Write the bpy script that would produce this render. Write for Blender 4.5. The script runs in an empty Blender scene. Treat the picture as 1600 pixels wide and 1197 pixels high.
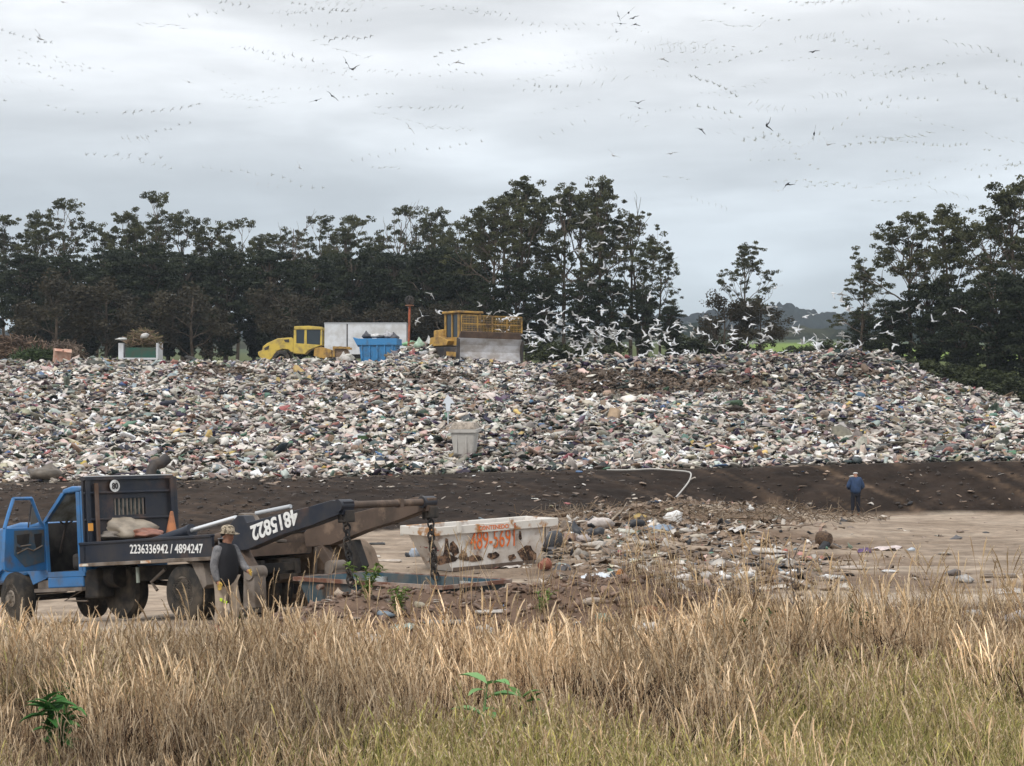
import bpy, bmesh, math, random
import numpy as np
from mathutils import Vector, Matrix, Euler
random.seed(7); RNG = np.random.default_rng(11)
sc = bpy.context.scene; COL = sc.collection
# ------------------------------------------------------------------ camera
F = 3200.0; CX = 800.0; CY = 598.5; HZ = 665.0; CH = 3.4
PITCH = math.atan((HZ - CY) / F)
cam_d = bpy.data.cameras.new('camera'); cam = bpy.data.objects.new('camera', cam_d); COL.objects.link(cam)
cam.location = (0, 0, CH); cam.rotation_euler = (math.pi / 2 + PITCH, 0, 0)
cam_d.sensor_width = 36; cam_d.lens = 36 * F / 1600; cam_d.clip_start = 0.5; cam_d.clip_end = 9000
sc.camera = cam
# ------------------------------------------------------------------ sky
SUN_EL = math.radians(48); SUN_AZ = math.radians(205)      # azimuth measured from +Y towards +X
w = bpy.data.worlds.new('World'); sc.world = w; w.use_nodes = True
nt = w.node_tree; nt.nodes.clear(); N = nt.nodes.new; L = nt.links.new
out = N('ShaderNodeOutputWorld'); bg = N('ShaderNodeBackground'); L(bg.outputs[0], out.inputs[0])
sky = N('ShaderNodeTexSky'); sky.sky_type = 'NISHITA'; sky.sun_disc = False
sky.sun_elevation = SUN_EL; sky.sun_rotation = SUN_AZ
tc = N('ShaderNodeTexCoord'); sep = N('ShaderNodeSeparateXYZ'); L(tc.outputs['Generated'], sep.inputs[0])
rz = N('ShaderNodeValToRGB'); L(sep.outputs['Z'], rz.inputs[0])
cr = rz.color_ramp; cr.elements[0].position = 0.0; cr.elements[0].color = (5.1, 5.9, 6.5, 1)
cr.elements[1].position = 0.9; cr.elements[1].color = (14.5, 14.8, 15.3, 1)
for p, c in ((0.05, (5.5, 6.25, 6.8, 1)), (0.11, (6.6, 7.1, 7.5, 1)), (0.17, (8.1, 8.25, 8.4, 1)), (0.24, (9.1, 9.15, 9.2, 1)), (0.45, (10.5, 10.7, 11, 1))):
    e = cr.elements.new(p); e.color = c
def wnoise(sx, sy, sz, scale, detail, rough, off):
    mp = N('ShaderNodeMapping'); mp.inputs['Scale'].default_value = (sx, sy, sz); mp.inputs['Location'].default_value = off
    L(tc.outputs['Generated'], mp.inputs[0])
    n = N('ShaderNodeTexNoise'); n.inputs['Scale'].default_value = scale; n.inputs['Detail'].default_value = detail
    n.inputs['Roughness'].default_value = rough; n.inputs['Distortion'].default_value = 0.3; L(mp.outputs[0], n.inputs[0]); return n
def wramp(src, stops):
    r = N('ShaderNodeValToRGB'); L(src, r.inputs[0]); e = r.color_ramp.elements
    e[0].position, e[0].color = stops[0][0], (stops[0][1],) * 3 + (1,)
    e[1].position, e[1].color = stops[-1][0], (stops[-1][1],) * 3 + (1,)
    for p, v in stops[1:-1]:
        q = e.new(p); q.color = (v, v, v, 1)
    return r
n1 = wnoise(5.5, 1, 26, 1.0, 4, 0.5, (3.1, 0.4, 1.7)); r1 = wramp(n1.outputs[0], ((0.32, 0.80), (0.48, .97), (0.66, 1.25)))
n2 = wnoise(14, 2, 75, 1.0, 5, 0.55, (9.2, 2.4, 5.3)); r2 = wramp(n2.outputs[0], ((0.28, 0.93), (0.72, 1.07)))
def wmul(a, b):
    m = N('ShaderNodeMix'); m.data_type = 'RGBA'; m.blend_type = 'MULTIPLY'; m.inputs[0].default_value = 1; m.clamp_result = False
    L(a, m.inputs[6]); L(b, m.inputs[7]); return m.outputs[2]
cl = wmul(wmul(rz.outputs[0], r1.outputs[0]), r2.outputs[0])
mx = N('ShaderNodeMix'); mx.data_type = 'RGBA'; mx.inputs[0].default_value = 0.93
L(sky.outputs[0], mx.inputs[6]); L(cl, mx.inputs[7]); L(mx.outputs[2], bg.inputs[0]); bg.inputs[1].default_value = 0.10
sun_d = bpy.data.lights.new('sun', 'SUN'); sun = bpy.data.objects.new('sun', sun_d); COL.objects.link(sun)
sun_d.energy = 1.8; sun_d.angle = math.radians(11); sun_d.color = (1, 0.96, 0.9)
dv = Vector((math.sin(SUN_AZ) * math.cos(SUN_EL), math.cos(SUN_AZ) * math.cos(SUN_EL), math.sin(SUN_EL)))
sun.rotation_euler = dv.to_track_quat('Z', 'Y').to_euler()
sc.view_settings.view_transform = 'Standard'; sc.view_settings.look = 'None'
sc.view_settings.exposure = 0.15; sc.view_settings.gamma = 1
# ------------------------------------------------------------------ helpers
def at(px, py, Y):
    v = Vector(((px - CX) / F, 1, (CY - py) / F)); v.rotate(Euler((PITCH, 0, 0))); v *= Y / v.y
    return Vector((v.x, v.y, v.z + CH))
def tag(o, label=None, cat=None, group=None, kind=None):
    if label: o['label'] = label
    if cat: o['category'] = cat
    if group: o['group'] = group
    if kind: o['kind'] = kind
    return o
def empty(name, loc, rot=(0, 0, 0), label=None, cat=None, group=None):
    o = bpy.data.objects.new(name, None); o.empty_display_size = .3; COL.objects.link(o)
    o.location = loc; o.rotation_euler = rot; return tag(o, label, cat, group)
def link(name, me, parent=None):
    o = bpy.data.objects.new(name, me); COL.objects.link(o)
    if parent is not None: o.parent = parent
    return o
def copy_tree(o, parent=None):
    c = o.copy(); COL.objects.link(c); c.parent = parent
    for ch in list(o.children): copy_tree(ch, c)
    return c
def mat(name, c1, c2=None, scale=3.0, lo=.42, hi=.6, rough=.75, metal=0.0, bump=0.0, bscale=None, c3=None, s3=.6, stretch=(1, 1, 1), attr=None, trans=0, spec=.3, lo3=.55, hi3=.7):
    m = bpy.data.materials.new(name); m.use_nodes = True; t = m.node_tree; b = t.nodes['Principled BSDF']
    b.inputs['Roughness'].default_value = rough; b.inputs['Metallic'].default_value = metal; b.inputs['Specular IOR Level'].default_value = spec
    tcn = t.nodes.new('ShaderNodeTexCoord'); mp = t.nodes.new('ShaderNodeMapping'); mp.inputs['Scale'].default_value = stretch
    t.links.new(tcn.outputs['Object'], mp.inputs[0])
    if attr:
        a = t.nodes.new('ShaderNodeAttribute'); a.attribute_name = attr; col = a.outputs[0]
    else:
        rgb = t.nodes.new('ShaderNodeRGB'); rgb.outputs[0].default_value = (*c1, 1); col = rgb.outputs[0]
    def blend(col, c, s, lo, hi, detail=7):
        n = t.nodes.new('ShaderNodeTexNoise'); n.inputs['Scale'].default_value = s; n.inputs['Detail'].default_value = detail; n.inputs['Roughness'].default_value = .62
        t.links.new(mp.outputs[0], n.inputs[0])
        mr = t.nodes.new('ShaderNodeMapRange'); mr.inputs[1].default_value = lo; mr.inputs[2].default_value = hi; t.links.new(n.outputs[0], mr.inputs[0])
        x = t.nodes.new('ShaderNodeMix'); x.data_type = 'RGBA'; t.links.new(mr.outputs[0], x.inputs[0]); t.links.new(col, x.inputs[6])
        if isinstance(c, float):
            y = t.nodes.new('ShaderNodeMix'); y.data_type = 'RGBA'; y.blend_type = 'MULTIPLY'; y.inputs[0].default_value = 1
            t.links.new(col, y.inputs[6]); y.inputs[7].default_value = (c, c, c, 1); t.links.new(y.outputs[2], x.inputs[7])
        else: x.inputs[7].default_value = (*c, 1)
        return x.outputs[2]
    if c2 is not None: col = blend(col, c2, scale, lo, hi)
    if c3 is not None: col = blend(col, c3, s3, lo3, hi3)
    t.links.new(col, b.inputs['Base Color'])
    if bump:
        n = t.nodes.new('ShaderNodeTexNoise'); n.inputs['Scale'].default_value = bscale or scale * 3; n.inputs['Detail'].default_value = 6
        t.links.new(mp.outputs[0], n.inputs[0]); bp = t.nodes.new('ShaderNodeBump'); bp.inputs['Strength'].default_value = bump; bp.inputs['Distance'].default_value = .05
        t.links.new(n.outputs[0], bp.inputs['Height']); t.links.new(bp.outputs[0], b.inputs['Normal'])
    if trans:
        tr = t.nodes.new('ShaderNodeBsdfTranslucent'); t.links.new(col, tr.inputs[0]); ms = t.nodes.new('ShaderNodeMixShader'); ms.inputs[0].default_value = trans
        o = t.nodes['Material Output']; t.links.new(b.outputs[0], ms.inputs[1]); t.links.new(tr.outputs[0], ms.inputs[2]); t.links.new(ms.outputs[0], o.inputs[0])
    return m
def npmesh(name, V, faces, mats, colors=None, fmat=None, smooth=False):
    """faces: list of (n,k) int arrays"""
    me = bpy.data.meshes.new(name); me.vertices.add(len(V)); me.vertices.foreach_set('co', np.ascontiguousarray(V, dtype=np.float32).ravel())
    tot = sum(f.size for f in faces); nf = sum(len(f) for f in faces)
    me.loops.add(tot); me.polygons.add(nf)
    me.loops.foreach_set('vertex_index', np.concatenate([f.ravel() for f in faces]).astype(np.int32))
    cnt = np.concatenate([np.full(len(f), f.shape[1]) for f in faces]); st = np.concatenate(([0], np.cumsum(cnt)[:-1]))
    me.polygons.foreach_set('loop_start', st.astype(np.int32))
    try: me.polygons.foreach_set('loop_total', cnt.astype(np.int32))
    except Exception: pass
    for m in mats: me.materials.append(m)
    if fmat is not None: me.polygons.foreach_set('material_index', fmat.astype(np.int32))
    if smooth: me.polygons.foreach_set('use_smooth', np.ones(nf, dtype=bool))
    me.update(calc_edges=True)
    if colors is not None:
        a = me.color_attributes.new('col', 'FLOAT_COLOR', 'POINT'); c = np.ones((len(V), 4), np.float32); c[:, :3] = colors
        a.data.foreach_set('color', c.ravel())
    return me
def rotm(rx, ry, rz):
    cx, sx, cy, sy, cz, sz = np.cos(rx), np.sin(rx), np.cos(ry), np.sin(ry), np.cos(rz), np.sin(rz)
    R = np.empty((len(rx), 3, 3))
    R[:, 0, 0] = cz * cy; R[:, 0, 1] = cz * sy * sx - sz * cx; R[:, 0, 2] = cz * sy * cx + sz * sx
    R[:, 1, 0] = sz * cy; R[:, 1, 1] = sz * sy * sx + cz * cx; R[:, 1, 2] = sz * sy * cx - cz * sx
    R[:, 2, 0] = -sy; R[:, 2, 1] = cy * sx; R[:, 2, 2] = cy * cx
    return R
def scatter(protos, idx, loc, R, S, C):
    """protos: list of (V (n,3), faces list, vcol (n,3) or None). Returns V, faces, colors"""
    VV, FF, CC = [], [], []; base = 0
    for k, (V, fl, vc) in enumerate(protos):
        s = np.where(idx == k)[0]
        if len(s) == 0: continue
        P = V[None] * S[s][:, None, :]; P = np.einsum('nij,nkj->nki', R[s], P) + loc[s][:, None, :]
        n = len(V); VV.append(P.reshape(-1, 3))
        c = np.repeat(C[s][:, None, :], n, 1)
        if vc is not None: c = c * vc[None]
        CC.append(c.reshape(-1, 3))
        off = base + np.arange(len(s)) * n
        for f in fl: FF.append((f[None] + off[:, None, None]).reshape(-1, f.shape[1]))
        base += n * len(s)
    return np.concatenate(VV), FF, np.concatenate(CC)
def vnoise(x, y, seed=0):
    """smooth value noise, numpy"""
    xi = np.floor(x).astype(np.int64); yi = np.floor(y).astype(np.int64); xf = x - xi; yf = y - yi
    def h(a, b):
        n = (a * 374761393 + b * 668265263 + seed * 1442695041) & 0x7fffffff
        n = ((n ^ (n >> 13)) * 1274126177) & 0x7fffffff
        return ((n ^ (n >> 16)) & 0xffff) / 65535.0
    u = xf * xf * (3 - 2 * xf); v = yf * yf * (3 - 2 * yf)
    return (h(xi, yi) * (1 - u) + h(xi + 1, yi) * u) * (1 - v) + (h(xi, yi + 1) * (1 - u) + h(xi + 1, yi + 1) * u) * v - .5
def sstep(a, b, x):
    t = np.clip((x - a) / (b - a), 0, 1); return t * t * (3 - 2 * t)
# ------------------------------------------------------------------ bmesh builder
class MB:
    def __init__(s): s.bm = bmesh.new()
    def box(s, x0, x1, y0, y1, z0, z1, rot=None, piv=None):
        vs = [s.bm.verts.new((x, y, z)) for x in (x0, x1) for y in (y0, y1) for z in (z0, z1)]
        for f in ((0, 1, 3, 2), (4, 6, 7, 5), (0, 4, 5, 1), (2, 3, 7, 6), (0, 2, 6, 4), (1, 5, 7, 3)): s.bm.faces.new([vs[i] for i in f])
        if rot is not None:
            c = Vector(piv) if piv else Vector(((x0 + x1) / 2, (y0 + y1) / 2, (z0 + z1) / 2)); R = Euler(rot).to_matrix()
            for v in vs: v.co = R @ (v.co - c) + c
        return s
    def prism(s, pts, axis, a, b):
        """pts 2-D outline in the plane normal to axis, extruded a..b"""
        def mk(p, t): return (t, p[0], p[1]) if axis == 'x' else (p[0], t, p[1]) if axis == 'y' else (p[0], p[1], t)
        A = [s.bm.verts.new(mk(p, a)) for p in pts]; B = [s.bm.verts.new(mk(p, b)) for p in pts]
        s.bm.faces.new(A); s.bm.faces.new(B[::-1]); n = len(pts)
        for i in range(n): s.bm.faces.new((A[i], B[i], B[(i + 1) % n], A[(i + 1) % n]))
        return s
    def loft(s, A, B, cap=True):
        a = [s.bm.verts.new(p) for p in A]; b = [s.bm.verts.new(p) for p in B]; n = len(A)
        for i in range(n): s.bm.faces.new((a[i], a[(i + 1) % n], b[(i + 1) % n], b[i]))
        if cap: s.bm.faces.new(a[::-1]); s.bm.faces.new(b)
        return s
    def tube(s, pts, r, n=10, cap=True):
        pts = [Vector(p) for p in pts]; rings = []
        rr = r if isinstance(r, (list, tuple)) else [r] * len(pts); up = Vector((0, 0, 1)); prev = None
        for i, p in enumerate(pts):
            d = (pts[min(i + 1, len(pts) - 1)] - pts[max(i - 1, 0)]).normalized()
            if prev is None: u = d.cross(up if abs(d.z) < .9 else Vector((1, 0, 0))).normalized()
            else: u = (prev - d * prev.dot(d)).normalized()
            prev = u; v = d.cross(u)
            rings.append([s.bm.verts.new(p + (u * math.cos(2 * math.pi * k / n) + v * math.sin(2 * math.pi * k / n)) * rr[i]) for k in range(n)])
        for a, b in zip(rings, rings[1:]):
            for k in range(n): s.bm.faces.new((a[k], a[(k + 1) % n], b[(k + 1) % n], b[k]))
        if cap: s.bm.faces.new(rings[0][::-1]); s.bm.faces.new(rings[-1])
        return s
    def lathe(s, prof, axis='y', c=(0, 0, 0), n=28):
        """prof list of (radius, along)"""
        rings = []
        for r, a in prof:
            ring = []
            for k in range(n):
                t = 2 * math.pi * k / n; q = (r * math.cos(t), r * math.sin(t))
                p = (q[0], a, q[1]) if axis == 'y' else (q[0], q[1], a) if axis == 'z' else (a, q[0], q[1])
                ring.append(s.bm.verts.new((p[0] + c[0], p[1] + c[1], p[2] + c[2])))
            rings.append(ring)
        for a, b in zip(rings, rings[1:]):
            for k in range(n): s.bm.faces.new((a[k], a[(k + 1) % n], b[(k + 1) % n], b[k]))
        s.bm.faces.new(rings[0][::-1]); s.bm.faces.new(rings[-1]); return s
    def torus(s, c, R, r, M=None, n=10, m=6, sx=1.0):
        rings = []
        for i in range(n):
            a = 2 * math.pi * i / n; ring = []
            for j in range(m):
                b = 2 * math.pi * j / m; q = Vector(((R + r * math.cos(b)) * math.cos(a), r * math.sin(b), (R * sx + r * math.cos(b)) * math.sin(a)))
                if M is not None: q = M @ q
                ring.append(s.bm.verts.new(q + Vector(c)))
            rings.append(ring)
        for i in range(n):
            for j in range(m): s.bm.faces.new((rings[i][j], rings[i][(j + 1) % m], rings[(i + 1) % n][(j + 1) % m], rings[(i + 1) % n][j]))
        return s
    def build(s, name, m, parent=None, bevel=0, smooth=False, rough=0):
        bmesh.ops.recalc_face_normals(s.bm, faces=s.bm.faces)
        if rough:
            for v in s.bm.verts: v.co += Vector((random.uniform(-1, 1), random.uniform(-1, 1), random.uniform(-1, 1))) * rough
        me = bpy.data.meshes.new(name); s.bm.to_mesh(me); s.bm.free(); me.materials.append(m)
        if smooth:
            for p in me.polygons: p.use_smooth = True
        o = link(name, me, parent)
        if bevel:
            b = o.modifiers.new('bevel', 'BEVEL'); b.width = bevel; b.segments = 2; b.limit_method = 'ANGLE'
        if smooth:
            try:
                me.set_sharp_from_angle(angle=math.radians(40))
            except Exception: pass
        return o
def text_obj(body, name, M, size, m, parent, sx=1.0, bold=.0, depth=.004):
    cu = bpy.data.curves.new('t', 'FONT'); cu.body = body; cu.size = size; cu.align_x = 'CENTER'; cu.align_y = 'CENTER'; cu.extrude = depth; cu.offset = bold; cu.resolution_u = 4
    o = bpy.data.objects.new('t', cu); COL.objects.link(o); bpy.context.view_layer.update()
    me = bpy.data.meshes.new_from_object(o.evaluated_get(bpy.context.evaluated_depsgraph_get())); bpy.data.objects.remove(o)
    me.transform(M @ Matrix.Diagonal((sx, 1, 1, 1))); me.materials.clear(); me.materials.append(m)
    return link(name, me, parent)
# ------------------------------------------------------------------ terrain
KPX = np.array([-2500, -400, 0, 250, 420, 650, 820, 900, 1000, 1150, 1300, 1385, 1430, 1500, 1600, 1800, 2600])
def pxi(px, a): return np.interp(px, KPX, a)
ROWS = [
 (82.0,  [757, 757, 756, 752, 749, 743, 737, 735.5, 734, 731, 726, 724, 723, 722, 721, 719, 719]),
 (106.0, [650, 650, 650, 650, 650, 650, 651, 654, 656, 656, 656, 657, 660, 665, 668, 675, 690]),
 (130.0, [599, 599, 599, 599, 599, 600, 604, 612, 615, 615, 613, 614, 619, 632, 648, 664, 680]),
 (139.0, [582, 582, 582, 582, 582, 583, 585, 566, 562, 557, 552, 555, 578, 607, 630, 655, 670]),
 (150.0, [562, 562, 562, 566, 566, 562, 568, 566, 562, 557, 551, 557, 583, 612, 634, 656, 668]),
 (168.0, [566, 566, 566, 568, 568, 566, 571, 570, 566, 562, 560, 598, 606, 614, 624, 640, 645]),
 (205.0, [570, 570, 570, 571, 571, 571, 574, 574, 572, 570, 570, 592, 600, 606, 612, 620, 620]),
 (250.0, [571, 571, 571, 571, 571, 568, 564, 560, 556, 557, 556, 560, 564, 568, 570, 572, 572]),
 (520.0, [556, 556, 556, 556, 556, 552, 548, 545, 542, 541, 540, 541, 543, 545, 546, 547, 547]),
 (900.0, [545, 545, 545, 545, 545, 542, 540, 538, 533, 530, 530, 532, 534, 535, 535, 535, 535]),
 (4000., [520] * 17)]
def crest_z(x): return CH - (pxi(CX + F * x / 82.0, ROWS[0][1]) - HZ) * 82.0 / F
def berm0(x): return np.interp(CX + F * x / 70.0, [-400, 480, 640, 900, 1080, 1250], [63.5, 64.0, 67.0, 72.0, 75.5, 77.2]) + vnoise(x * .12, 3.0 + 0 * x, 4) * 1.2
def rut(x, y):
    r = 0 * x
    for y0, a, ph in ((49.5, .9, 0), (51.6, .9, .1), (58.5, 1.4, 1), (60.6, 1.4, 1.1), (66.5, .8, 2), (68.5, .8, 2.1), (44.2, .5, 3)):
        r = r + np.exp(-((y - y0 - a * np.sin(x * .16 + ph)) / .24) ** 2)
    return r * (x > -6) * (y > 40) * (y < 76)
def H(x, y):
    x = np.asarray(x, float); y = np.asarray(y, float); x, y = np.broadcast_arrays(x, y)
    # platform and foreground
    z = vnoise(x * .35, y * .35, 1) * .10 + vnoise(x * 1.3, y * 1.3, 2) * .05
    tt_ = (x + 5.68) * -.7547 + (y - 36.0) * .656; z = z - np.clip(tt_, 0, 7.5) * .0835 * sstep(31, 34.5, y) * (1 - sstep(45, 56, y)) - .02 * (x < 0)
    # heap of spoil by the grass
    pxk = CX + F * x / 32.5
    hk = np.interp(pxk, [380, 440, 520, 600, 700, 800, 900, 1000, 1100, 1250, 1400, 1700], [0, .42, .66, .70, .70, .76, .86, .86, .66, .5, .42, .35])
    z = z + hk * (sstep(29.5, 31.8, y) * (1 - sstep(32.8, 34.6, y))) * (1 + .35 * vnoise(x * 1.1, y * 1.1, 5) + .3 * vnoise(x * 3, y * 3, 6))
    # rubbish strewn humps on the platform
    for cx, cy, rx, ry, h in ((4.6, 70, 5.5, 4.2, .48), (7.5, 72.5, 4.5, 3.5, .5), (3.0, 57, 3.4, 3.2, .25), (8.2, 64, 4.0, 2.5, .30), (2.2, 62, 2.6, 3.0, .40)):
        d = ((x - cx) / rx) ** 2 + ((y - cy) / ry) ** 2; z = z + h * np.exp(-1.6 * d) * (1 + .5 * vnoise(x * 1.6, y * 1.6, 9) + .3 * vnoise(x * 4, y * 4, 8))
    z = z - rut(x, y) * .07
    # berm
    zc = crest_z(x); b0 = berm0(x)
    t = np.clip((y - b0) / (81.3 - b0), 0, 1); tb = t ** .85
    ridg = vnoise(x * 1.1 + y * 2.0, y * .25, 12) * .10 * np.sin(np.pi * t) + (vnoise(x * 2.4, y * 2.4, 13) * .12 + vnoise(x * 6, y * 6, 14) * .07) * np.sin(np.pi * np.clip(t, 0, .93)) + (t > .9) * vnoise(x * .5, y * .3, 15) * .10
    zb = zc * tb + ridg
    z = np.where(y > b0, z * (1 - tb) + zb, z)
    # landfill slope and far ground
    far = y > 81.9
    if far.any():
        px = CX + F * x / np.maximum(y, 1); Ys = [r[0] for r in ROWS]; tab = np.stack([CH - (pxi(px, r[1]) - HZ) * r[0] / F for r in ROWS])
        j = np.clip(np.searchsorted(Ys, y) - 1, 0, len(Ys) - 2); Ya = np.array(Ys)
        tt = np.clip((y - Ya[j]) / (Ya[j + 1] - Ya[j]), 0, 1)
        za = np.take_along_axis(tab, j[None], 0)[0]; zb2 = np.take_along_axis(tab, (j + 1)[None], 0)[0]
        zz = za * (1 - tt) + zb2 * tt
        lump = sstep(82, 88, y) * (1 - sstep(160, 200, y))
        zz = zz + 1.25 * np.exp(-(((x + 7.3) / 1.9) ** 2 + ((y - 157) / 2.5) ** 2)) - .17 * sstep(95, 135, y) * (1 - sstep(172, 200, y)) + lump * (vnoise(x * .3, y * .3, 21) * .42 + vnoise(x * .9, y * .9, 22) * .30) * (1 + 0 * y)
        lump2 = np.exp(-((y - 141) / 9.0) ** 2) * sstep(0, 6, x) * .55
        zz = zz + lump2 * (vnoise(x * .45, y * .45, 23) + vnoise(x * 1.2, y * 1.2, 24) * .6)
        z = np.where(far, zz, z)
    return z
def h1(x, y): return float(H(np.array([x]), np.array([y]))[0])
def ground_at(px, py, y0=24.0, y1=400.0):
    """first terrain point seen at a photograph pixel"""
    Y = y0; step = .25
    while Y < y1:
        p = at(px, py, Y)
        if h1(p.x, Y) >= p.z: return Vector((p.x, Y, h1(p.x, Y)))
        Y += step * max(1, Y / 60)
    p = at(px, py, y1); return Vector((p.x, y1, h1(p.x, y1)))
# ------------------------------------------------------------------ ground sheet
ys = np.concatenate([np.arange(-60, 26, 2.0), np.arange(26, 48, .22), np.arange(48, 75, .45), np.arange(75, 83, .16), np.arange(83, 160, .6), np.geomspace(160, 4200, 60)])
us = np.linspace(-1, 1, 721); us = np.sign(us) * np.abs(us) ** 1.15
hw = 22 + np.maximum(ys, 0) * .62
X = us[None, :] * hw[:, None]; Yg = np.repeat(ys[:, None], len(us), 1); Z = H(X, Yg)
V = np.stack([X, Yg, Z], -1).reshape(-1, 3); nr, nc = X.shape
i = (np.arange(nr - 1)[:, None] * nc + np.arange(nc - 1)[None]).ravel(); FQ = np.stack([i, i + 1, i + 1 + nc, i + nc], 1)
x, y = V[:, 0], V[:, 1]
def mixc(a, b, t): return np.array(a)[None] * (1 - t[:, None]) + np.array(b)[None] * t[:, None] if np.ndim(a) == 1 else a * (1 - t[:, None]) + np.array(b)[None] * t[:, None]
C = mixc((.27, .205, .15), (.37, .295, .225), np.clip(.5 + vnoise(x * .4, y * .25, 31) + .5 * vnoise(x * 2, y * .9, 32), 0, 1))
C = mixc(C, (.22, .165, .12), np.clip(sstep(.02, .3, vnoise(x * .22, y * 1.1, 38) + .4 * vnoise(x * 1.2, y * 3, 39)) * .8, 0, 1))
C = mixc(C, (.50, .42, .33), np.clip(sstep(.2, .42, vnoise(x * .3 + 5, y * 1.4, 40)) * .6, 0, 1))
C = C * (1 + .30 * vnoise(x * 3.5, y * 3.5, 46) + .2 * vnoise(x * 1.2, y * 4, 47))[:, None]
C = mixc(C, (.17, .125, .09), np.clip(rut(x, y), 0, 1) * .55)
C = mixc(C, (.15, .10, .068), np.clip(sstep(-.25, .15, vnoise(x * .6, y * .5, 33)) * sstep(-1, 2, x) * (1 - sstep(8.5, 12, x)) * sstep(40, 46, y), 0, 1) * .8)
C = mixc(C, (.135, .085, .060), sstep(29, 30.5, y) * (1 - sstep(33.5, 36, y)) * sstep(-4.3, -3.6, x) * .85)
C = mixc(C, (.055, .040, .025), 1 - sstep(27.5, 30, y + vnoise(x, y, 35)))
brt = .8 * vnoise(x * 1.9 + y * 1.5, y * .10, 36) + .8 * vnoise(x * 4.6 + y * 3.4, y * .5, 37) + .3 * vnoise(x * 5, y * 5, 45)
CB = mixc((.030, .021, .016), (.15, .10, .065), np.clip(sstep(.08, .80, brt) * (.38 + .42 * sstep(6, 14, x)) + .08 * sstep(-4, -12, x), 0, 1))
tb = sstep(-.15, .15, (y - berm0(x) - .1) )
C = C * (1 - tb[:, None]) + CB * (1 + .8 * vnoise(x * 1.5, y * 1.5, 44))[:, None] * tb[:, None]
C = mixc(C, (.13, .11, .09), sstep(81.6, 82.6, y))
C = mixc(C, (.27, .23, .17), sstep(150, 165, y)); C = mixc(C, (.085, .10, .035), sstep(195, 230, y) + sstep(33, 40, x) * sstep(140, 150, y) * .0)
C = mixc(C, (.17, .24, .05), sstep(245, 290, y) * sstep(1020, 1150, CX + F * x / np.maximum(y, 1))); C = mixc(C, (.06, .08, .035), sstep(560, 700, y))
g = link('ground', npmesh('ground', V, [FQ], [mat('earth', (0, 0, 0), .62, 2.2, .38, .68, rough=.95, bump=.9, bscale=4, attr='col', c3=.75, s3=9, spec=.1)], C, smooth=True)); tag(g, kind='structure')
# ------------------------------------------------------------------ far hills with woods
def hill_mesh(name, Y, pts, depth, col, amp, seed):
    px = np.linspace(-500, 2100, 900); base = np.interp(px, [p[0] for p in pts], [p[1] for p in pts])
    rows = []
    for k, t in enumerate(np.linspace(0, 1, 26)):
        yy = Y + depth * t; X = (px - CX) / F * Y * (1 + .15 * t)
        top = CH + (HZ - base) * Y / F; lo = H(X, np.full_like(X, Y)) - 6
        f = math.sin(min(t * 1.6, 1) * math.pi / 2)
        n = vnoise(X / 9, np.full_like(X, yy / 9), seed) * amp + vnoise(X / 3.3, np.full_like(X, yy / 3.3), seed + 1) * amp * .55 + np.maximum(vnoise(X / 26, np.full_like(X, yy / 26), seed + 2), 0) * amp * 1.3
        rows.append(np.stack([X, np.full_like(X, yy), lo * (1 - f) + top * f + n * (f > .05) - (4 if t > .99 else 0)], 1))
    V = np.concatenate(rows); nc = len(px); i = (np.arange(25)[:, None] * nc + np.arange(nc - 1)[None]).ravel()
    cc = mixc(col[0], col[1], np.clip(.5 + 1.4 * vnoise(V[:, 0] / 40, V[:, 1] / 30, seed + 5), 0, 1))
    o = link(name, npmesh(name, V, [np.stack([i, i + 1, i + 1 + nc, i + nc], 1)], [mat(name + '_cover', (0, 0, 0), .5, .12, .4, .6, rough=1, attr='col', bump=1, bscale=.3, spec=0)], cc))
    return tag(o, kind='structure')
hill_mesh('hills', 1500, [(-500, 500), (900, 480), (1020, 474), (1060, 470), (1110, 462), (1170, 458), (1225, 450), (1240, 446), (1262, 456), (1290, 457), (1350, 462), (1450, 470), (2100, 480)], 500, ((.008, .014, .017), (.018, .026, .024)), 9, 41)
hill_mesh('low_hills', 820, [(-500, 520), (900, 512), (1050, 500), (1150, 496), (1230, 505), (1300, 497), (1360, 503), (1420, 500), (2100, 510)], 200, ((.012, .02, .013), (.05, .05, .03)), 5, 51)
# ------------------------------------------------------------------ haze
mh = bpy.data.materials.new('haze_air'); mh.use_nodes = True; t = mh.node_tree; t.nodes.clear(); o_ = t.nodes.new('ShaderNodeOutputMaterial'); pv = t.nodes.new('ShaderNodeVolumePrincipled')
pv.inputs['Color'].default_value = (.80, .90, 1, 1); pv.inputs['Density'].default_value = .00014; t.links.new(pv.outputs[0], o_.inputs['Volume'])
HAZE = MB().box(-2700, 2700, -70, 4300, -12, 420).build('haze', mh); tag(HAZE, kind='stuff')
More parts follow.
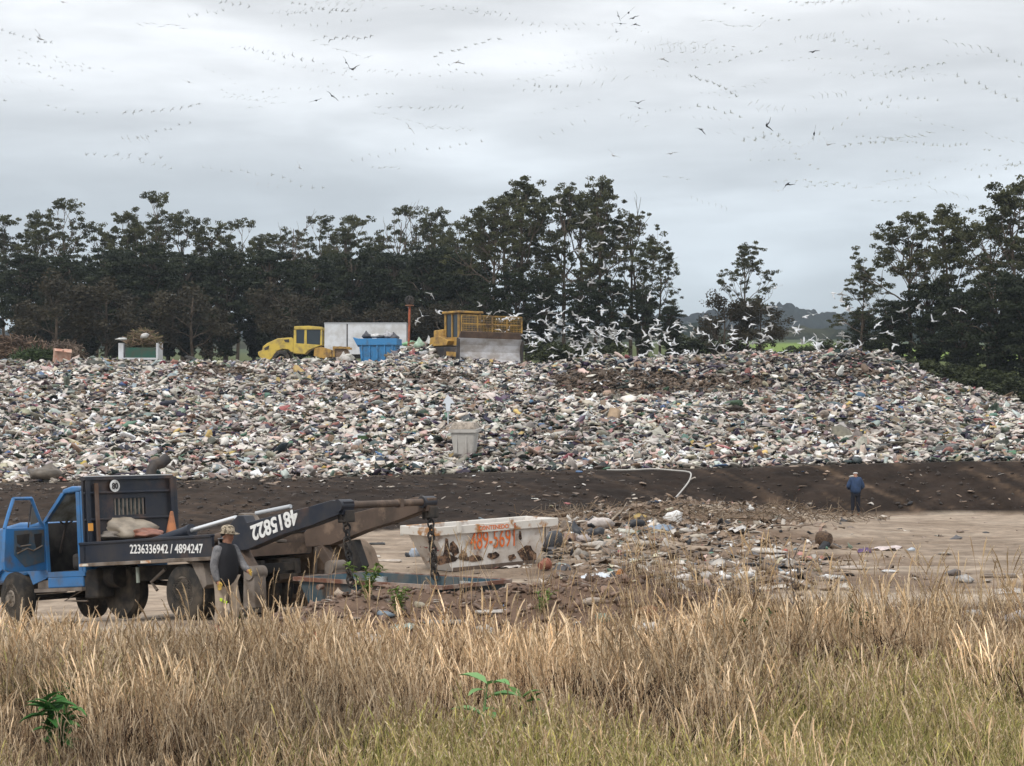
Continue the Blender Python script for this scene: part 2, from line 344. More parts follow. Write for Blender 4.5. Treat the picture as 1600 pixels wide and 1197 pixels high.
# ------------------------------------------------------------------ trees
def tube_np(pts, rad, n=6):
    pts = np.array(pts, float); V = []; m = len(pts)
    for i in range(m):
        d = pts[min(i + 1, m - 1)] - pts[max(i - 1, 0)]; d /= np.linalg.norm(d) + 1e-9
        u = np.cross(d, (0, 0, 1) if abs(d[2]) < .95 else (1, 0, 0)); u /= np.linalg.norm(u); v = np.cross(d, u)
        a = np.arange(n) * 2 * math.pi / n; V.append(pts[i] + (np.cos(a)[:, None] * u + np.sin(a)[:, None] * v) * rad[i])
    V = np.concatenate(V); k = np.arange(n); k2 = (k + 1) % n
    Fc = np.concatenate([np.stack([i * n + k, i * n + k2, (i + 1) * n + k2, (i + 1) * n + k], 1) for i in range(m - 1)])
    return V, Fc
def leaves(centers, radii, per, size, rng, c0, c1, flat=.6, droop=.5):
    """leaf sprays in clumps"""
    n = len(centers) * per; cen = np.repeat(centers, per, 0); rr = np.repeat(radii, per, 0)
    d = rng.normal(size=(n, 3)); d /= np.linalg.norm(d, axis=1)[:, None]; d *= (rng.random(n) ** .45)[:, None]; d[:, 2] *= flat
    p = cen + d * rr[:, None]
    a = rng.random(n) * 2 * math.pi; tilt = rng.normal(0, .6, n) - droop
    ax = np.stack([np.cos(a) * np.cos(tilt), np.sin(a) * np.cos(tilt), np.sin(tilt)], 1)
    bx = np.cross(ax, rng.normal(size=(n, 3))); bx /= np.linalg.norm(bx, axis=1)[:, None]
    L_ = size * rng.uniform(.6, 1.3, n)[:, None]; W = L_ * .38
    V = np.stack([p - ax * L_ * .5, p + bx * W, p + ax * L_ * .5, p - bx * W], 1).reshape(-1, 3)
    Fq = np.arange(n * 4).reshape(-1, 4)
    clump = np.repeat(rng.random(len(centers)), per); t = np.clip(clump * .75 + rng.random(n) * .25, 0, 1)
    C = np.array(c0)[None] * (1 - t[:, None]) + np.array(c1)[None] * t[:, None]
    return V, Fq, np.repeat(C, 4, 0)
M_BARK = mat('bark', (.075, .055, .04), (.15, .12, .095), 1.5, rough=.95, bump=.5, stretch=(3, 3, .6), spec=.1)
M_BARKP = mat('pale_bark', (.17, .14, .11), (.09, .065, .05), 1.2, rough=.9, stretch=(3, 3, .5), spec=.1)
M_LEAF = mat('leaf', (0, 0, 0), attr='col', rough=.6, trans=.25, spec=.25)
def make_tree(kind, seed, Ht):
    rng = np.random.default_rng(seed); TV, TF, base = [], [], 0
    def add(pts, rad, n=6):
        nonlocal base
        V, f = tube_np(pts, rad, n); TV.append(V); TF.append(f + base); base += len(V)
    cen, rad = [], []
    lean = rng.normal(0, .03, 2)
    def trunk(top, r0, r1):
        p = [np.array([lean[0] * z + .12 * math.sin(z * .7 + seed), lean[1] * z, z]) for z in np.linspace(-1.2, top, 9)]
        add(p, np.linspace(r0, r1, 9), 8); return p
    def branch(p0, d, L_, r, lev, up=.25, end=None):
        d = d / np.linalg.norm(d); pts = [p0]; q = p0.copy(); k = 5
        for s_ in range(k):
            d = d + rng.normal(0, .16, 3) + np.array([0, 0, up * .25]); d /= np.linalg.norm(d); q = q + d * L_ / k; pts.append(q.copy())
        add(pts, np.linspace(r, r * .35, k + 1), 5)
        if lev == 0: (end or (lambda a, b: None))(q, d); return
        for _ in range(int(rng.integers(2, 4))):
            j = int(rng.integers(2, k + 1)); dd = d + rng.normal(0, .62, 3); branch(pts[j], dd, L_ * rng.uniform(.45, .75), r * .5, lev - 1, up, end)
        branch(pts[-1], d, L_ * .55, r * .38, lev - 1, up, end)
    if kind in ('euc', 'eucthin'):
        fork = Ht * rng.uniform(.36, .5); tp = trunk(Ht * .86, .26 * Ht / 16, .06)
        def endf(q, d):
            cen.append(q); rad.append(rng.uniform(.26, .56) * Ht / 16)
            if rng.random() < .5: cen.append(q + rng.normal(0, .55, 3) * (1, 1, .5)); rad.append(rng.uniform(.3, .6) * Ht / 16)
        nl = 11 if kind == 'euc' else 7
        for i_ in range(nl):
            t_ = i_ / (nl - 1); z = fork + (Ht * .84 - fork) * t_; a = i_ * 2.4 + rng.random()
            j = min(int((z + 1.2) / (Ht * .86 + 1.2) * 8), 8); out = (1.0 - .5 * t_) * (1 if kind == 'euc' else .6)
            branch(tp[j], np.array([math.cos(a) * out, math.sin(a) * out, .55 + .5 * t_]), Ht * rng.uniform(.17, .25) * (1.1 - .35 * t_), .09 * Ht / 16, 2, .3, endf)
        V, Fq, C = leaves(np.array(cen), np.array(rad), 60 if kind == 'euc' else 52, .19 * Ht / 16, rng, (.016, .022, .008), (.10, .10, .042), .55, .5)
    elif kind == 'dense':
        tp = trunk(Ht * .93, .30 * Ht / 13, .07)
        for k in range(30):
            t_ = (k + .5) / 30; z = Ht * (.10 + .88 * t_); r = Ht * .27 * math.sin(math.pi * min(1, .22 + .80 * (1 - t_))) * rng.uniform(.7, 1.2)
            for q in range(7):
                a = rng.random() * 2 * math.pi; rr = r * rng.uniform(.35, 1.05); c = np.array([math.cos(a) * rr, math.sin(a) * rr, z + rng.normal(0, .2)])
                cen.append(c); rad.append(rng.uniform(.6, 1.15) * Ht / 13)
                if q < 3: add([tp[min(int(z / Ht * 8), 8)] - np.array([0, 0, .8]), c * .6 + np.array([0, 0, z * .4 - .3]), c], (.09, .06, .02), 4)
        V, Fq, C = leaves(np.array(cen), np.array(rad), 78, .30 * Ht / 13, rng, (.010, .017, .008), (.036, .044, .018), .36, .1)
    elif kind == 'brown':
        tp = trunk(Ht * .8, .16, .05)
        for k in range(9):
            a = k * 2.4; z = Ht * (.15 + .07 * k); j = min(int((z + 1.2) / (Ht * .8 + 1.2) * 8), 8)
            branch(tp[j], np.array([math.cos(a), math.sin(a), .5]), Ht * .26, .06, 2, .1, lambda q, d: (cen.append(q), rad.append(rng.uniform(.5, .9))))
        V, Fq, C = leaves(np.array(cen), np.array(rad), 52, .24, rng, (.026, .022, .013), (.062, .050, .027), .75, .2)
    elif kind == 'bush':
        for k in range(7):
            a = k * .9; branch(np.array([0, 0, -.3]), np.array([math.cos(a) * .7, math.sin(a) * .7, .9]), Ht * .5, .05, 1, .1, lambda q, d: None)
        for k in range(60):
            d = rng.normal(size=3); d /= np.linalg.norm(d); d *= rng.random() ** .4; c = np.array([d[0] * Ht * .75, d[1] * Ht * .75, Ht * .48 + d[2] * Ht * .42]); cen.append(c); rad.append(Ht * .17)
        V, Fq, C = leaves(np.array(cen), np.array(rad), 70, .24, rng, (.014, .02, .008), (.06, .07, .022), .8, .1)
    else:  # dead
        tp = trunk(Ht * .9, .13, .03)
        for k in range(9):
            a = k * 2.4 + rng.random(); z = Ht * (.42 + .05 * k); j = min(int((z + 1.2) / (Ht * .9 + 1.2) * 8), 8)
            branch(tp[j], np.array([math.cos(a) * .45, math.sin(a) * .45, 1.0]), Ht * .2, .05, 1, .3, lambda q, d: None)
        V = None
    tm = npmesh('trunk', np.concatenate(TV), TF, [M_BARKP if kind == 'eucthin' else M_BARK], smooth=True)
    cm = npmesh('crown', V, [Fq], [M_LEAF], C) if V is not None else None
    return tm, cm, Ht
PROT = {'euc': [make_tree('euc', s, 16) for s in (101, 102, 103, 104)], 'eucthin': [make_tree('eucthin', s, 16) for s in (111, 112, 113)],
        'dense': [make_tree('dense', s, 13) for s in (121, 122, 123)], 'brown': [make_tree('brown', s, 8) for s in (131, 132)],
        'dead': [make_tree('dead', s, 14) for s in (141, 142)], 'bush': [make_tree('bush', s, 3.2) for s in (151, 152)]}
TN = {'euc': 'eucalyptus_tree', 'eucthin': 'eucalyptus_tree', 'dense': 'cypress_tree', 'brown': 'shrubby_tree', 'dead': 'dead_tree', 'bush': 'bush'}
def plant(kind, v, px, Y, ytop, label, group=None, wid=1.0, sink=0.0, rz=None):
    X = (px - CX) / F * Y; z = h1(X, Y) - sink; zt = CH + (HZ - ytop) * Y / F; tm, cm, Ht = PROT[kind][v % len(PROT[kind])]
    s = (zt - z) / Ht; r = empty(TN[kind], (X, Y, z), (0, 0, (px * 1.7 + v) % 6.28 if rz is None else rz), label, 'bush' if kind == 'bush' else 'tree', group)
    r.scale = (s * wid, s * wid, s); link('trunk', tm, r)
    if cm: link('crown', cm, r)
    return r
ORD = ['first', 'second', 'third', 'fourth', 'fifth', 'sixth', 'seventh', 'eighth', 'ninth', 'tenth', 'eleventh', 'twelfth', 'thirteenth', 'fourteenth', 'fifteenth', 'sixteenth', 'seventeenth', 'eighteenth', 'nineteenth', 'twentieth'] + [f'{t_}-{o_}' for t_ in ('twenty', 'thirty', 'forty') for o_ in ('first', 'second', 'third', 'fourth', 'fifth', 'sixth', 'seventh', 'eighth', 'ninth')]
BACK = [(-60, 350), (8, 344), (60, 336), (96, 326), (150, 362), (196, 338), (238, 316), (285, 338), (330, 360), (372, 356), (410, 372), (455, 362), (505, 350), (548, 344), (590, 372), (632, 336), (672, 338), (716, 352)]
for k, (px, yt) in enumerate(BACK):
    plant('euc' if k % 3 else 'eucthin', k, px, 236 + (k * 7 % 5) * 4, yt + 4, f'{ORD[k]} eucalyptus from the left in the ragged back row rising over the dark cypresses', 'eucalyptus trees of the back row', wid=.95)
FRONT = [(-40, 398), (40, 402), (110, 408), (178, 398), (232, 388), (292, 405), (352, 396), (425, 398), (490, 408), (552, 398), (612, 402), (672, 392), (728, 400)]
for k, (px, yt) in enumerate(FRONT):
    plant('dense', k, px, 216 + (k * 3 % 4) * 3, yt - 6, f'{ORD[k]} dark dense cypress from the left in the row behind the landfill crest', 'dark cypresses behind the landfill crest', wid=1.05)
MID = [(-20, 388), (72, 380), (140, 392), (205, 384), (262, 378), (322, 392), (398, 398), (470, 392), (528, 384), (582, 396), (645, 376), (700, 378)]
for k, (px, yt) in enumerate(MID):
    plant('dense', k + 2, px, 229 + k % 3, yt + 20, f'{ORD[k]} taller cypress from the left between the eucalyptus row and the front cypresses', 'taller cypresses behind the front row', wid=.95)
for k, (px, yt, ki) in enumerate([(85, 425, 'brown'), (165, 432, 'brown'), (300, 440, 'brown'), (455, 440, 'brown'), (520, 470, 'brown'), (585, 470, 'brown'), (700, 468, 'brown')]):
    plant(ki, k, px, 207 + k % 3, yt, f'{ORD[k]} brownish shrubby tree from the left in front of the cypress trunks', 'brownish shrubby trees below the cypresses', wid=1.25)
plant('dead', 0, 612, 232, 322, 'bare dead tree sticking up above the cypresses left of the tall clump', 'dead trees'); plant('dead', 1, 640, 238, 330, 'bare pale dead tree behind the orange pole')
plant('dead', 1, 1000, 205, 318, 'bare dead tree at the right edge of the tall eucalyptus clump', wid=1.2); plant('dead', 0, 450, 232, 332, 'bare dead tree sticking up behind the yellow roller')
for k, (px, Y, yt, wd, lab) in enumerate([
    (770, 200, 322, .95, 'tall eucalyptus at the left shoulder of the central clump behind the bulldozer'), (825, 202, 290, 1.05, 'tallest broad eucalyptus of the central clump'),
    (880, 206, 300, .95, 'eucalyptus with a ragged top right of the tallest one in the clump'), (930, 201, 298, .95, 'tall open eucalyptus in the middle of the gull flock'),
    (800, 210, 318, 1.1, 'eucalyptus behind and between the two tallest of the central clump'), (905, 210, 312, 1.1, 'eucalyptus filling the middle of the central clump from behind'),
    (985, 204, 342, .95, 'lower eucalyptus right of the centre of the gull flock'), (1030, 200, 395, .85, 'small eucalyptus at the right end of the central clump')]):
    plant('euc', k + 1, px, Y, yt, lab, 'eucalyptus trees of the central clump', wid=wd)
for k, (px, yt) in enumerate([(760, 440), (805, 425), (852, 432), (905, 440), (955, 436), (1005, 452), (1048, 478)]):
    plant('dense', k + 1, px, 196 + k % 3, yt, f'{ORD[k]} dark cypress from the left under the tall central clump', 'dark cypresses under the central clump', wid=.9)
plant('euc', 2, 1168, 196, 388, 'lone small eucalyptus standing between the two big tree groups', wid=.95); plant('brown', 0, 1130, 194, 455, 'shrubby tree at the left foot of the lone eucalyptus', wid=1.1)
plant('brown', 1, 1188, 194, 462, 'shrubby tree at the right foot of the lone eucalyptus', wid=1.1)
for k, (px, Y, yt, wd, lab) in enumerate([
    (1342, 178, 425, 1.1, 'low spreading eucalyptus at the left end of the right hand group'), (1420, 172, 345, 1.1, 'spreading eucalyptus reaching left over the low one in the right hand group'),
    (1490, 176, 334, 1.1, 'tall eucalyptus in the middle of the right hand group'), (1545, 170, 345, 1.05, 'eucalyptus right of the middle of the right hand group'),
    (1600, 166, 302, 1.1, 'tallest eucalyptus at the right edge of the picture'), (1680, 170, 300, 1.1, 'eucalyptus beyond the right edge group')]):
    plant('euc', k, px, Y, yt, lab, 'eucalyptus trees of the right hand group', wid=wd)
for k, (px, Y, yt) in enumerate([(1395, 172, 470), (1450, 169, 440), (1505, 165, 452), (1560, 160, 430), (1612, 158, 440), (1350, 185, 485), (1680, 160, 430)]):
    plant('dense', k, px, Y, yt, f'{["dark cypress under the spreading eucalyptus", "dark cypress left of the middle", "dark cypress in the middle", "dark cypress right of the middle", "dark cypress at the picture edge", "small dark cypress at the left end", "dark cypress outside the edge"][k]} of the right hand tree group', 'dark cypresses of the right hand group', wid=1.05)
for k, (px, Y, yt) in enumerate([(1300, 190, 528), (1352, 186, 532), (1250, 196, 538), (1418, 164, 556), (1455, 161, 560), (1500, 157, 566), (1548, 153, 575), (1595, 150, 585), (1090, 200, 520), (1150, 198, 532), (860, 190, 530), (930, 190, 528)]):
    plant('bush', k, px, Y, yt, f'{ORD[k]} low dark bush along the back edge of the landfill at right', 'low bushes behind the landfill', wid=1.6)
# ------------------------------------------------------------------ rubbish
def ico(sub, seed, amp, flat=1.0, freq=1.6, knot=False):
    rng = np.random.default_rng(seed); bm = bmesh.new(); bmesh.ops.create_icosphere(bm, subdivisions=sub, radius=1)
    V = np.array([v.co for v in bm.verts]); Fc = np.array([[v.index for v in f.verts] for f in bm.faces]); bm.free()
    d = rng.normal(0, 1, (6, 3)) * freq; ph = rng.random(6) * 6.28
    s = 1 + amp * sum(np.sin(V @ d[k] * 1.7 + ph[k]) for k in range(6)) / 2.4 + rng.normal(0, amp * .30, len(V))
    V = V * s[:, None]; V[:, 2] *= flat; V[:, 2] = np.maximum(V[:, 2], -.55 * flat)
    if knot:
        k = np.argmax(V[:, 2]); V[k] *= (1, 1, 1.65)
    c = .82 + .3 * rng.random(len(V)); return V, [Fc], np.repeat(c[:, None], 3, 1)
def sheet(seed, n=5, amp=.28):
    rng = np.random.default_rng(seed); g = np.linspace(-1, 1, n); X, Y = np.meshgrid(g, g); Z = rng.normal(0, amp, X.shape)
    X = X + rng.normal(0, .12, X.shape); Y = Y * .8 + rng.normal(0, .12, X.shape)
    V = np.stack([X, Y, Z], -1).reshape(-1, 3); B = V.copy(); B[:, 2] -= .06; V2 = np.concatenate([V, B])
    i = (np.arange(n - 1)[:, None] * n + np.arange(n - 1)).ravel(); f = np.stack([i, i + 1, i + 1 + n, i + n], 1); m = n * n
    edge = [0 + k for k in range(n)] + [n * (k + 1) + n - 1 for k in range(n - 1)] + [n * n - 2 - k for k in range(n - 1)] + [n * (n - 2 - k) for k in range(n - 2)]
    e = np.array(edge); e2 = np.roll(e, -1); q = np.stack([e, e + m, e2 + m, e2], 1)
    c = .85 + .25 * rng.random(len(V2)); return V2, [np.concatenate([f, f[:, ::-1] + m, q])], np.repeat(c[:, None], 3, 1)
def carton(seed):
    rng = np.random.default_rng(seed); V = np.array([(x, y, z) for x in (-1, 1) for y in (-.7, .7) for z in (-.55, .5)], float) + rng.normal(0, .12, (8, 3))
    f = np.array([(0, 1, 3, 2), (4, 6, 7, 5), (0, 4, 5, 1), (2, 3, 7, 6), (0, 2, 6, 4), (1, 5, 7, 3)]); return V, [f], np.ones((8, 3))
def bottle():
    pr = [(-1, .0), (-1, .32), (.45, .34), (.75, .12), (1, .11), (1, 0)]; n = 7; V = []
    for x, r in pr:
        for k in range(n): V.append((x, r * math.cos(k * 6.283 / n), r * math.sin(k * 6.283 / n)))
    k = np.arange(n); f = np.concatenate([np.stack([i * n + k, i * n + (k + 1) % n, (i + 1) * n + (k + 1) % n, (i + 1) * n + k], 1) for i in range(5)]); return np.array(V), [f], np.ones((len(V), 3))
WP = [ico(2, 1, .22, .75, knot=True), ico(2, 2, .28, .5), ico(2, 3, .3, .42), ico(2, 4, .25, .8, 2.2, True), ico(2, 5, .34, .38, 2.4), ico(2, 6, .3, .6, 2.6), ico(2, 7, .36, .5, 3), sheet(8), sheet(9, 5, .4), carton(10), bottle(), sheet(12, 4, .2)]
WPROB = np.array([.07, .12, .13, .05, .13, .09, .10, .10, .10, .03, .02, .06]); WPROB /= WPROB.sum()
PAL = [((.58, .56, .53), 20), ((.50, .46, .41), 15), ((.40, .375, .34), 12), ((.26, .24, .22), 11), ((.02, .021, .026), 24), ((.10, .10, .11), 8), ((.28, .20, .145), 9), ((.17, .125, .09), 8), ((.10, .20, .15), 1.3), ((.25, .33, .28), 1.6), ((.07, .14, .28), 1.2), ((.32, .10, .10), 1.4), ((.48, .25, .22), 1.6), ((.52, .38, .12), .9), ((.55, .42, .38), 4), ((.42, .50, .50), 2), ((.50, .48, .36), 3), ((.25, .32, .38), 2), ((.84, .83, .81), 11)]
PALC = np.array([p[0] for p in PAL]) * np.array([[1.07, 1.01, .945]]); PALW = np.array([p[1] for p in PAL], float); PALW /= PALW.sum()
M_WASTE = mat('mixed_rubbish', (0, 0, 0), .74, 5, .40, .66, attr='col', rough=.55, spec=.3)
def gen_waste(n, rng, pxr, yr, size, dark=0.0, clump=None):
    px = rng.uniform(pxr[0], pxr[1], n); Y = np.sqrt(rng.uniform(yr[0] ** 2, yr[1] ** 2, n)); X = (px - CX) / F * Y
    Hh = H(X, Y); S = size * np.exp(np.clip(rng.normal(0, .36, n), -1, .75)); idx = rng.choice(len(WP), n, p=WPROB)
    SC = np.stack([S * rng.uniform(.9, 1.9, n), S * rng.uniform(.6, 1.1, n), S * rng.uniform(.42, .95, n)], 1)
    ti = rng.normal(0, .38, (n, 2)); R = rotm(ti[:, 0], ti[:, 1], rng.random(n) * 6.28)
    W = PALW.copy(); W[4] += dark; W[5] += dark * .6; W[7] += dark * .5; W /= W.sum(); ci = rng.choice(len(PALC), n, p=W)
    patch = vnoise(X * .16, Y * .16, 77); 
    C = PALC[ci] * rng.uniform(.62, 1.12, n)[:, None] * (1 + .5 * patch)[:, None] + rng.normal(0, .012, (n, 3)); g_ = C.mean(1, keepdims=True); C = np.clip(g_ + (C - g_) * .92, .01, .8)
    loc = np.stack([X, Y, Hh + SC[:, 2] * .25 + rng.random(n) * .13 - .03], 1)
    return idx, loc, R, SC, C, px, Y
rng = np.random.default_rng(5)
def edge_y(px): return 82.0 + .7 * vnoise(px * .02, px * 0, 71)
parts_ = [gen_waste(76000, rng, (-140, 1750), (82.2, 153), .122), gen_waste(8000, rng, (-150, 1760), (82.1, 97), .10), gen_waste(2600, rng, (-150, 1760), (84, 150), .20), gen_waste(8000, rng, (840, 1440), (127, 146), .145, .45), gen_waste(1800, rng, (-150, 1400), (152, 172), .16), gen_waste(900, rng, (610, 700), (152.5, 160), .20)]
I_, Lc, Rr, Sc_, Cc, Px, Yy = [np.concatenate([p[k] for p in parts_]) for k in range(7)]
# ragged lower edge, bare track on the left top, end of the heap on the right
keep = (Yy > edge_y(Px)) & ~((Yy > 151) & (Px > 1390)) & ~((Yy > 154) & (Px < 430) & (Px > 235) & (rng.random(len(Px)) < .85))
# patches of bare brown soil
yy_ = HZ - (Lc[:, 2] - CH) * F / Yy
soil = np.zeros(len(Px), bool)
for cx, cy, rx, ry in ((965, 600, 110, 22), (1120, 600, 90, 14), (340, 582, 60, 10), (560, 603, 50, 9), (900, 588, 44, 10), (690, 590, 60, 8), (1330, 585, 50, 10)):
    soil |= (((Px - cx) / rx) ** 2 + ((yy_ - cy) / ry) ** 2 < 1) & (rng.random(len(Px)) < .8)
Cc[soil] = np.array([.10, .068, .045]) * rng.uniform(.5, 1.5, soil.sum())[:, None]; Sc_[soil] *= .8
# the 300 pieces that show largest in front become things of their own
app = Sc_[:, 0] * Sc_[:, 1] / Yy ** 2 * (Yy < 104) * keep * (np.abs(Px - 800) < 810) * (Px > 0) * (Px < 1600)
# hidden behind the truck: leave out of the choice
app[(Px < 290) & (Yy < 84)] = 0
big = np.zeros(len(Px), bool); big[np.argsort(-app)[:288]] = True
k2 = keep & ~big
V, FF, CL = scatter(WP, I_[k2], Lc[k2], Rr[k2], Sc_[k2], Cc[k2])
wf = link('landfill_rubbish', npmesh('landfill_rubbish', V, FF, [M_WASTE], CL)); tag(wf, kind='stuff')
MO = bpy.data.materials.new('rubbish_bag_plastic'); MO.use_nodes = True; t = MO.node_tree; b = t.nodes['Principled BSDF']; oi = t.nodes.new('ShaderNodeObjectInfo'); nz = t.nodes.new('ShaderNodeTexNoise'); nz.inputs['Scale'].default_value = 2.2; nz.inputs['Detail'].default_value = 6
tc_ = t.nodes.new('ShaderNodeTexCoord'); t.links.new(tc_.outputs['Object'], nz.inputs[0]); mr = t.nodes.new('ShaderNodeMapRange'); mr.inputs[1].default_value = .4; mr.inputs[2].default_value = .62; mr.inputs[3].default_value = 1; mr.inputs[4].default_value = .62
t.links.new(nz.outputs[0], mr.inputs[0]); mm = t.nodes.new('ShaderNodeMix'); mm.data_type = 'RGBA'; mm.blend_type = 'MULTIPLY'; mm.inputs[0].default_value = 1
t.links.new(oi.outputs['Color'], mm.inputs[6]); t.links.new(mr.outputs[0], mm.inputs[7]); t.links.new(mm.outputs[2], b.inputs['Base Color']); b.inputs['Roughness'].default_value = .5
KN = [('knotted_bag', 'knotted rubbish bag', 'bag'), ('rubbish_bag', 'sagging rubbish bag', 'bag'), ('rubbish_bag', 'flattened rubbish bag', 'bag'), ('knotted_bag', 'knotted rubbish bag', 'bag'), ('rubbish_bag', 'flattened rubbish bag', 'bag'), ('rubbish_bag', 'crumpled rubbish bag', 'bag'), ('rubbish_bag', 'crumpled rubbish bag', 'bag'),
      ('plastic_sheet', 'crumpled plastic sheet', 'sheet'), ('plastic_sheet', 'crumpled plastic sheet', 'sheet'), ('carton', 'squashed carton', 'box'), ('bottle', 'empty bottle', 'bottle'), ('plastic_sheet', 'crumpled plastic sheet', 'sheet')]
PM = [npmesh(KN[k][0], p[0], p[1], [MO]) for k, p in enumerate(WP)]
def cname(c):
    r, g_, b_ = c; m_ = max(c)
    if m_ < .09: return 'black'
    if m_ - min(c) < .09: return 'whitish' if m_ > .48 else 'pale grey' if m_ > .3 else 'grey' if m_ > .17 else 'dark grey'
    if g_ >= r and g_ >= b_: return 'green'
    if b_ > r: return 'blue'
    return 'red' if r > 2 * g_ else 'tan' if r > .3 else 'brown'
def zone(px): return 'above the truck cab' if px < 300 else 'above the arms' if px < 640 else 'near the pale bin' if px < 860 else 'above the hose' if px < 1120 else 'above the far man' if px < 1450 else 'at the right edge'
def lname(px, Y): return zone(px) + (', by the berm' if Y < 88 else ', up the slope')
BG = sorted(np.where(big)[0], key=lambda k: Px[k]); seen, tot_ = {}, {}
for k in BG: q_ = (cname(Cc[k]), KN[I_[k]][1], lname(Px[k], Yy[k])); tot_[q_] = tot_.get(q_, 0) + 1
for k in BG:
    q_ = (cname(Cc[k]), KN[I_[k]][1], lname(Px[k], Yy[k])); seen[q_] = seen.get(q_, 0) + 1
    o = link(KN[I_[k]][0], PM[I_[k]]); o.location = Lc[k]; o.rotation_euler = Matrix(Rr[k]).to_euler(); o.scale = Sc_[k]; o.color = (*Cc[k], 1)
    tag(o, f'{q_[0]} {q_[1]} {q_[2]}' + (f', {ORD[seen[q_] - 1]} from the left' if tot_[q_] > 1 else ' of the landfill'), KN[I_[k]][2], f'{KN[I_[k]][1]}s, {cname(Cc[k])}, {lname(Px[k], Yy[k])}')
n = 9000; px = rng.uniform(-120, 1720, n); Y = np.concatenate([rng.uniform(64, 82.4, 3400), rng.uniform(29.6, 34.6, 5600)]); X = (px - CX) / F * Y; kk = (Y > berm0(X) + .2) | ((Y < 40) & (px > 400)); px, Y, X = px[kk], Y[kk], X[kk]; n = len(px); S = np.exp(np.clip(rng.normal(0, .5, n), -1, 1)) * np.where(Y < 40, .030, .034)
SC = np.stack([S * rng.uniform(.8, 1.5, n), S * rng.uniform(.7, 1.2, n), S * rng.uniform(.9, 1.5, n)], 1); C = np.where((Y < 40)[:, None], np.array([[.15, .098, .07]]), np.array([[.036, .026, .020]])) * rng.uniform(.55, 1.7, n)[:, None]
V, FF, CL = scatter(WP, rng.integers(3, 7, n), np.stack([X, Y, H(X, Y) + SC[:, 2] * .15], 1), rotm(rng.normal(0, .3, n), rng.normal(0, .3, n), rng.random(n) * 6.28), SC, C)
tag(link('soil_clods', npmesh('soil_clods', V, FF, [M_WASTE], CL)), kind='stuff')
# pale crumbs of litter on the berm, the platform and the spoil heap
n = 5200; px = rng.uniform(-60, 1660, n); Y = np.concatenate([rng.uniform(41, 77, 3300), rng.uniform(77.3, 82.5, 600), rng.uniform(30.2, 34.5, 1300)]); X = (px - CX) / F * Y
dens = np.where(Y > 77, .5, np.where(Y < 35, (px > 400) * 1.0, np.exp(-((px - 1030) / 230) ** 2) + .10 * (px > 560)))
kk = rng.random(n) < dens; px, Y, X = px[kk], Y[kk], X[kk]; n = len(px); S = np.exp(np.clip(rng.normal(0, .5, n), -1, .8)) * np.where(Y < 35, .026, .055)
SC = np.stack([S * rng.uniform(1, 2.2, n), S * rng.uniform(.6, 1.2, n), S * rng.uniform(.3, .9, n)], 1); Hh = H(X, Y)
ci = rng.choice(len(PALC), n, p=PALW); C = np.clip(PALC[ci] * rng.uniform(.6, 1.1, n)[:, None], .01, .8); st = rng.random(n) < np.where(Y < 35, .75, .55); C[st] = np.array([.27, .20, .15]) * rng.uniform(.5, 1.3, st.sum())[:, None]
V, FF, CL = scatter(WP, rng.choice(len(WP), n, p=WPROB), np.stack([X, Y, Hh + SC[:, 2] * .25], 1), rotm(rng.normal(0, .2, n), rng.normal(0, .2, n), rng.random(n) * 6.28), SC, C)
tag(link('litter', npmesh('litter', V, FF, [M_WASTE], CL)), kind='stuff')
# ------------------------------------------------------------------ paints
M_YEL = mat('yellow_paint', (.52, .38, .07), (.26, .19, .08), 1.8, .46, .7, rough=.55, c3=(.13, .09, .06), s3=1.1, lo3=.6, hi3=.75)
M_ORY = mat('worn_orange_yellow_paint', (.42, .25, .06), (.16, .10, .05), 2, .42, .65, rough=.6)
M_DARK = mat('dark_steel', (.025, .025, .028), (.07, .055, .045), 2, rough=.6)
M_GLASS = mat('dark_glass', (.02, .028, .035), rough=.12, spec=.6)
M_RUB = mat('rubber', (.022, .021, .02), (.10, .08, .06), 3, .42, .7, rough=.9)
M_WHITEP = mat('white_panel', (.58, .60, .63), (.45, .45, .45), .8, rough=.5)
M_BLUEP = mat('bright_blue_paint', (.045, .20, .42), (.07, .11, .16), 1.6, .52, .72, rough=.5)
M_STEEL = mat('polished_blade_steel', (.60, .59, .60), (.38, .34, .31), .8, rough=.5, metal=.15, stretch=(1, 1, 2))
M_MUD = mat('dried_mud', (.19, .135, .095), (.11, .08, .055), 2, rough=.95, bump=.6)
M_GREENP = mat('green_paint', (.02, .085, .06), (.05, .07, .05), 2, rough=.6)
M_CHROME = mat('chrome', (.8, .8, .8), rough=.25, metal=.7)
